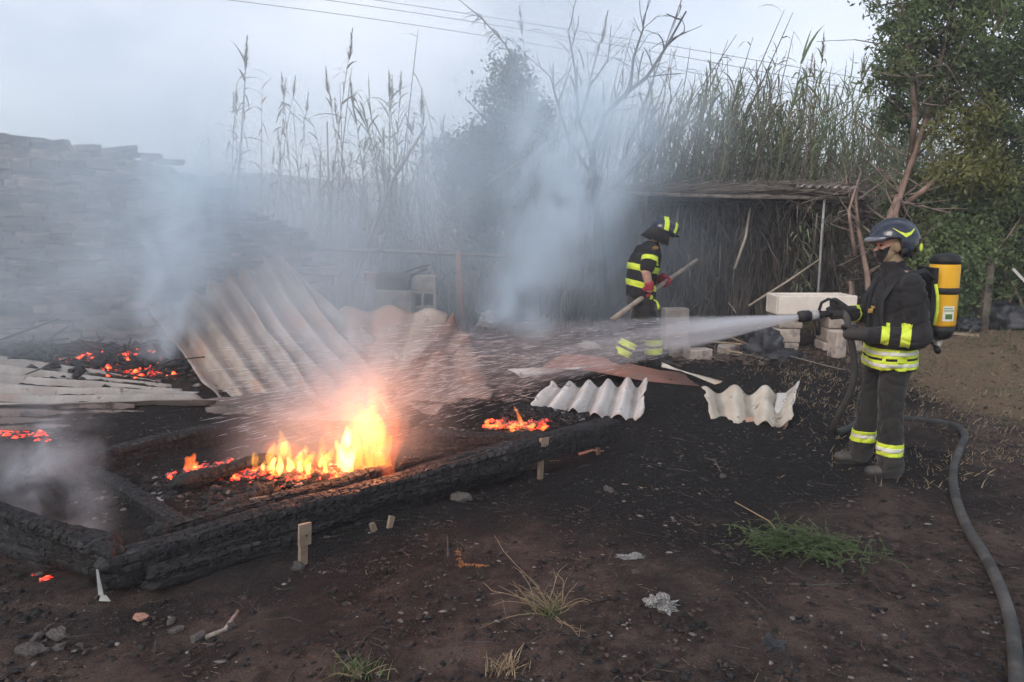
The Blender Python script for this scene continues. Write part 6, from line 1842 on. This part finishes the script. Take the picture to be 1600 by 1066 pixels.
# ------------------------------------------------------------------ weeds, stones, sticks in the foreground
def weed_plant():
    c = GD(1262, 862)
    o = empty('green_weed', c); tag(o, 'sprawling green weed on the bare earth', 'weed')
    rng = np.random.default_rng(4); rnd = random.Random(4)
    st = MB(); V, F = [], []
    for i in range(300):
        u = max(-1.3, min(1.3, rng.normal(0, .62))); a = rng.uniform(0, 6.28); Ln = rng.uniform(.06, .17)
        p = Vector((-.02 + .24 * u + rng.normal(0, .05), .03 - .08 * u + rng.normal(0, .095), rng.uniform(.0, .10) * max(.2, 1 - abs(u) * .6))); d = Vector((math.cos(a) + .3, .7 * math.sin(a) - .2, rng.uniform(.1, .75))).normalized()
        pts = [p.copy()]
        for k in range(6):
            d = (d + Vector((rnd.gauss(0, .28), rnd.gauss(0, .28), rnd.gauss(-.14, .12)))).normalized()
            p = p + d * Ln / 6
            p.z = max(p.z, .006)
            pts.append(p.copy())
            for _ in range(7):
                q = pts[-2].lerp(pts[-1], rnd.random()); an = rnd.uniform(0, 6.28)
                blade(V, F, q, (math.cos(an), math.sin(an), rnd.uniform(-.3, .8)), rnd.uniform(.006, .018), rnd.uniform(.003, .006), .6, rng, 2)
        st.tube(pts, [.0013] * 6 + [.0006], 3)
    st.build('stem', M['weed'], o); obj('foliage', qmesh('foliage', V, F), M['weed'], o)
    b = GD(1148, 794) - c
    MB().tube([(-.1, -.02, .03), (b.x * .5, b.y * .5, .05), (b.x, b.y, .05)], [.005, .004, .003], 6).build('dry_stalk', M['straw'], o)
weed_plant()
def dry_plant(px, py, n, Lr, seed, label, green=.0, sc=1.0, bias=0.0):
    c = GD(px, py); o = empty('dry_weed', c); tag(o, label, 'weed')
    rng = np.random.default_rng(seed); rnd = random.Random(seed)
    st = MB(); V, F = [], []
    for i in range(n):
        a = rng.uniform(0, 6.28); Ln = rng.uniform(*Lr) * (1 + bias * -math.cos(a)); d = Vector((math.cos(a), .7 * math.sin(a), rng.uniform(.15, 1.4))).normalized()
        p = Vector((rng.normal(0, .025), rng.normal(0, .02), 0)); pts = [p.copy()]
        for k in range(5):
            d = (d + Vector((rnd.gauss(0, .12), rnd.gauss(0, .12), -.06))).normalized(); p = p + d * Ln / 5; p.z = max(p.z, .006); pts.append(p.copy())
            if k > 1 and rnd.random() < .8:
                e = (d + Vector((rnd.gauss(0, .6), rnd.gauss(0, .6), rnd.gauss(0, .4)))).normalized()
                st.tube([p, p + e * Ln * .14, p + e * Ln * .24 + Vector((0, 0, -.004))], [.0014, .0011, .0007], 3)
        st.tube(pts, [.0028, .0026, .0022, .0018, .0014, .001], 4)
    for i in range(int(60 + 200 * green)):
        an = rng.uniform(0, 6.28)
        blade(V, F, (rng.normal(0, .04), rng.normal(0, .03), .0), (math.cos(an) * .6, math.sin(an) * .6, 1), rng.uniform(.03, .10), .004, .9, rng, 2)
    st.build('stem', M['straw'], o); obj('foliage', qmesh('foliage', V, F), M['weed'] if green else M['straw'], o)
dry_plant(860, 962, 30, (.10, .32), 3, 'dry straw coloured weed with spreading bare stalks', .15, bias=.35)
dry_plant(560, 1056, 16, (.04, .13), 5, 'small half green grass tuft at the edge of the bare earth', .25)
dry_plant(790, 1050, 9, (.03, .09), 6, 'tiny dry weed tuft near the dry straw coloured one', .0)
M['fern'] = leaf_mat('rusty_fern', (.30, .12, .04), (.42, .20, .07), 9)
c = GD(722, 890); o = empty('withered_fern', c); tag(o, 'withered rusty orange fern frond by the dry weed', 'fern')
V, F = [], []; rng = np.random.default_rng(2); st = MB(); st.tube([(0, 0, 0), (-.015, 0, .09), (-.03, .01, .17)], [.003, .0025, .001], 4)
st.tube([(0, 0, 0), (.06, -.01, .03), (.12, -.02, .03)], [.003, .002, .001], 4); st.build('stem', M['burnt_bark'], o)
for i in range(90):
    t = rng.random(); an = rng.uniform(0, 6.28)
    p = (-.02 * t, 0, .12 * t) if i < 45 else (.13 * t, -.02 * t, .03)
    blade(V, F, p, (math.cos(an), math.sin(an), .2), rng.uniform(.012, .03), .008, 1.4, rng, 2)
obj('foliage', qmesh('foliage', V, F), M['fern'], o)

def rock(seed):
    bm = bmesh.new(); bmesh.ops.create_icosphere(bm, subdivisions=3, radius=.5)
    for v in bm.verts:
        q = v.co * 2.2 + Vector((seed * 3.7, seed, -seed))
        v.co *= 1 + .55 * mnoise.noise(q) + .22 * mnoise.noise(q * 2.6)
        c_ = mnoise.cell(v.co * 2.4 + Vector((seed, 0, 0))); v.co *= 1 + .10 * (c_ - .5)
    me = bpy.data.meshes.new('stone'); bm.to_mesh(me); bm.free(); return me
sv = [rock(k + 2) for k in range(6)]
for me in sv: me.materials.append(M['stone'])
STONES = [(52, 1024, .10, 'pale angular stone, biggest of the stones by the dark soil edge'), (58, 1000, .055, 'small grey stone behind the pale angular one'), (92, 998, .085, 'flat grey stone beside the pale angular one'), (92, 1016, .05, 'small dark stone in front of the flat grey one'),
          (268, 974, .045, 'rounded stone under the timber corner'), (277, 988, .055, 'oval grey stone below the rounded one'), (310, 1000, .07, 'tan stone beside the burnt stick'), (222, 968, .06, 'reddish brick fragment near the timber corner'), (540, 946, .03, 'small pale pebble by the straw'), (466, 892, .075, 'flat pale stone at the foot of the nailed stake'),
          (994, 896, .04, 'lone brown pebble near the grey film'), (950, 768, .07, 'flat dark slab beside the timber end'), (720, 782, .10, 'grey stone lump in front of the charred timber'), (1130, 746, .05, 'dark lump on the soil before the cream sheet'), (362, 982, .05, 'brown knob of earth by the burnt stick')]
for i, (px, py, s, lab) in enumerate(STONES):
    p = GD(px, py)
    me = sv[i % 6]
    o = obj('stone', me if i != 7 else rock(30), M['terracotta'] if i == 7 else None, None, (p.x, p.y, p.z + s * .22), (.15 * math.sin(i * 3), .2 * math.cos(i * 2), i * 1.3), (s * 1.2, s * .85, s * .6))
    tag(o, lab, 'stone')
STICKS = [((320, 1000), (352, 988), (372, 958), .013, 'wood_grey', 'crooked grey branch end lying near the tan stone'), ((402, 968), (430, 960), (456, 953), .004, 'wood_pale', 'thin pale twig on the dark soil'), ((502, 946), (530, 950), (562, 955), .004, 'wood_pale', 'straight pale straw near the small pebble'),
          ((1232, 914), (1280, 916), (1328, 912), .006, 'burnt_bark', 'thin dark twig below the green weed'), ((1100, 716), (1118, 722), (1126, 738), .008, 'burnt_bark', 'charred twig before the cream sheet'), ((972, 758), (990, 760), (1004, 764), .007, 'wood_pale', 'short pale stick beside the timber end'),
          ((905, 712), (925, 706), (944, 707), .012, 'wood_red', 'reddish stick under the timber end'), ((700, 872), (700, 845), (694, 820), .007, 'burnt_bark', 'burnt stem stump near the rusty fern')]
for i, (a, b_, c_, r, m, lab) in enumerate(STICKS):
    P = [GD(*q) + Vector((0, 0, r * .8)) for q in (a, b_, c_)]
    tag(MB().tube(P, [r, r * .9, r * .6], 6).build('stick', M[m], None, True), lab, 'stick')
# ------------------------------------------------------------------ air: haze, smoke
def build_haze():
    T = Tree('haze_air')
    m = T.volume(0.003, (0.90, 0.94, 1.0), 0.0)
    mb = MB().box((0, 118, 9.0), (260, 250, 20.4)); 
    o = mb.build('haze', m); o['kind'] = 'stuff'; o['label'] = 'thin blue smoke haze filling the air'
build_haze()

def smoke_mat(name, dens, nscale, seed, r0, r1, H, lo=0.42, hi=0.72, color=(0.82, 0.92, 1.0), stretch=0.55, aniso=0.1, edge=0.0, fade_top=0.6, fade_bot=0.06, warp=0.6):
    """Smoke in a cone along local Z (radius r0 at 0, r1 at H)."""
    T = Tree(name)
    v = T.tc('Object')
    off = T.n('VectorMath'); off.operation = 'ADD'; T.put(off.inputs[0], v); off.inputs[1].default_value = (seed * 3.1, seed * 1.7, -seed * 2.3)
    sv = T.scaled(off.outputs[0], (1, 1, stretch))
    # push the axis about so that the column curls
    wv = T.n('VectorMath'); wv.operation = 'MULTIPLY_ADD'
    cn = T.noise(nscale * 0.45, 2, 0.5, sv, color=True)
    T.put(wv.inputs[0], cn); wv.inputs[1].default_value = (warp, warp, warp * .5); wv.inputs[2].default_value = (-warp / 2, -warp / 2, -warp * .25)
    ad = T.n('VectorMath'); ad.operation = 'ADD'; T.put(ad.inputs[0], v); T.put(ad.inputs[1], wv.outputs[0])
    x, y, z = T.xyz(ad.outputs[0])
    _, _, z0 = T.xyz(v)
    t = z0 / H
    R = t * (r1 - r0) + r0
    r = T.math('SQRT', x * x + y * y) / R
    body = T.step(r, 1.0, edge)
    n = T.noise(nscale, 4, 0.58, sv, dist=0.9)
    puff = T.step(n, lo, hi)
    # thins as it widens and rises
    ends = T.step(t, 0.0, fade_bot) * T.step(t, 1.0, fade_top)
    thin = (r0 / R) * 0.75 + 0.25
    d = body * puff * ends * thin * dens
    return T.volume(d, color, aniso)
def smoke(name, base, top, r0, r1, dens, nscale, label, seed=1, hull=1.25, rate=1.0, **kw):
    base, top = Vector(base), Vector(top)
    H = (top - base).length
    mat = smoke_mat(name, dens, nscale, seed, r0, r1, H, **kw)
    mat.cycles.volume_step_rate = rate
    mb = MB()
    mb.lathe([(r0 * hull, 0.0), ((r0 * .5 + r1 * .5) * hull, H * .5), (r1 * hull, H)], 16)
    o = mb.build(name, mat)
    o.location = base
    o.rotation_euler = (top - base).to_track_quat('Z', 'Y').to_euler()
    o['kind'] = 'stuff'; o['label'] = label
    return o
def AT3(px, py, Y): return AT(px, py, Y)
# veil over the heap and the stone wall
smoke('smoke', AT(-420, 400, 7.7), AT(1150, 290, 11.6), 2.4, 3.1, 1.10, 0.42, 'broad veil of blue smoke hanging over the burnt heap and the cane', 2, lo=0.18, hi=0.85, stretch=1.0, fade_top=0.66, fade_bot=0.1, warp=1.2, rate=1.3)
smoke('smoke', AT(262, 580, 7.9), AT(322, 120, 8.6), 0.36, 1.15, 6.5, 2.3, 'pale smoke column rising from the embers by the collapsed sheet', 5, warp=0.5, rate=0.75, stretch=.8, lo=.38, hi=.66)
smoke('smoke', AT(808, 530, 8.8), AT(960, 40, 9.8), 0.55, 1.7, 5.2, 1.8, 'dense bluish smoke column drifting up behind the spray', 9, warp=0.8, rate=0.75, stretch=.8, lo=.36, hi=.66)
smoke('smoke', AT(905, 470, 9.9), AT(1060, 60, 10.8), 0.35, 1.6, 3.0, 1.7, 'second thinner smoke column rising behind the stooping firefighter', 31, warp=0.8, rate=0.8, stretch=.8, lo=.38, hi=.68)
smoke('smoke', AT(800, 300, 11.2), AT(830, -260, 12), 1.8, 3.6, 0.6, 0.6, 'thin grey smoke spreading across the sky above the cane', 13, lo=0.28, hi=0.75, warp=1.2, rate=1.3, stretch=.9)
smoke('smoke', AT(545, 730, 5.9), AT(470, 330, 7.2), 0.50, 1.35, 1.9, 1.8, 'fire-lit smoke lifting off the burning timber', 17, lo=0.2, hi=0.8, warp=0.5, rate=0.95, stretch=.9)
smoke('smoke', GP(95, 880, 0.03), AT(60, 640, 4.9), 0.28, 0.60, 4.0, 3.2, 'low wisps of smoke inside the charred timber frame', 21, warp=0.3, rate=0.85, stretch=.9)
smoke('smoke', AT(330, 745, 5.15), AT(720, 570, 5.5), 0.44, 0.76, 2.1, 2.4, 'glowing smoke drifting low over the fire bed', 25, lo=0.15, hi=0.78, warp=0.4, rate=0.9, stretch=.9, color=(.95, .95, .97), fade_bot=.35, fade_top=.55)
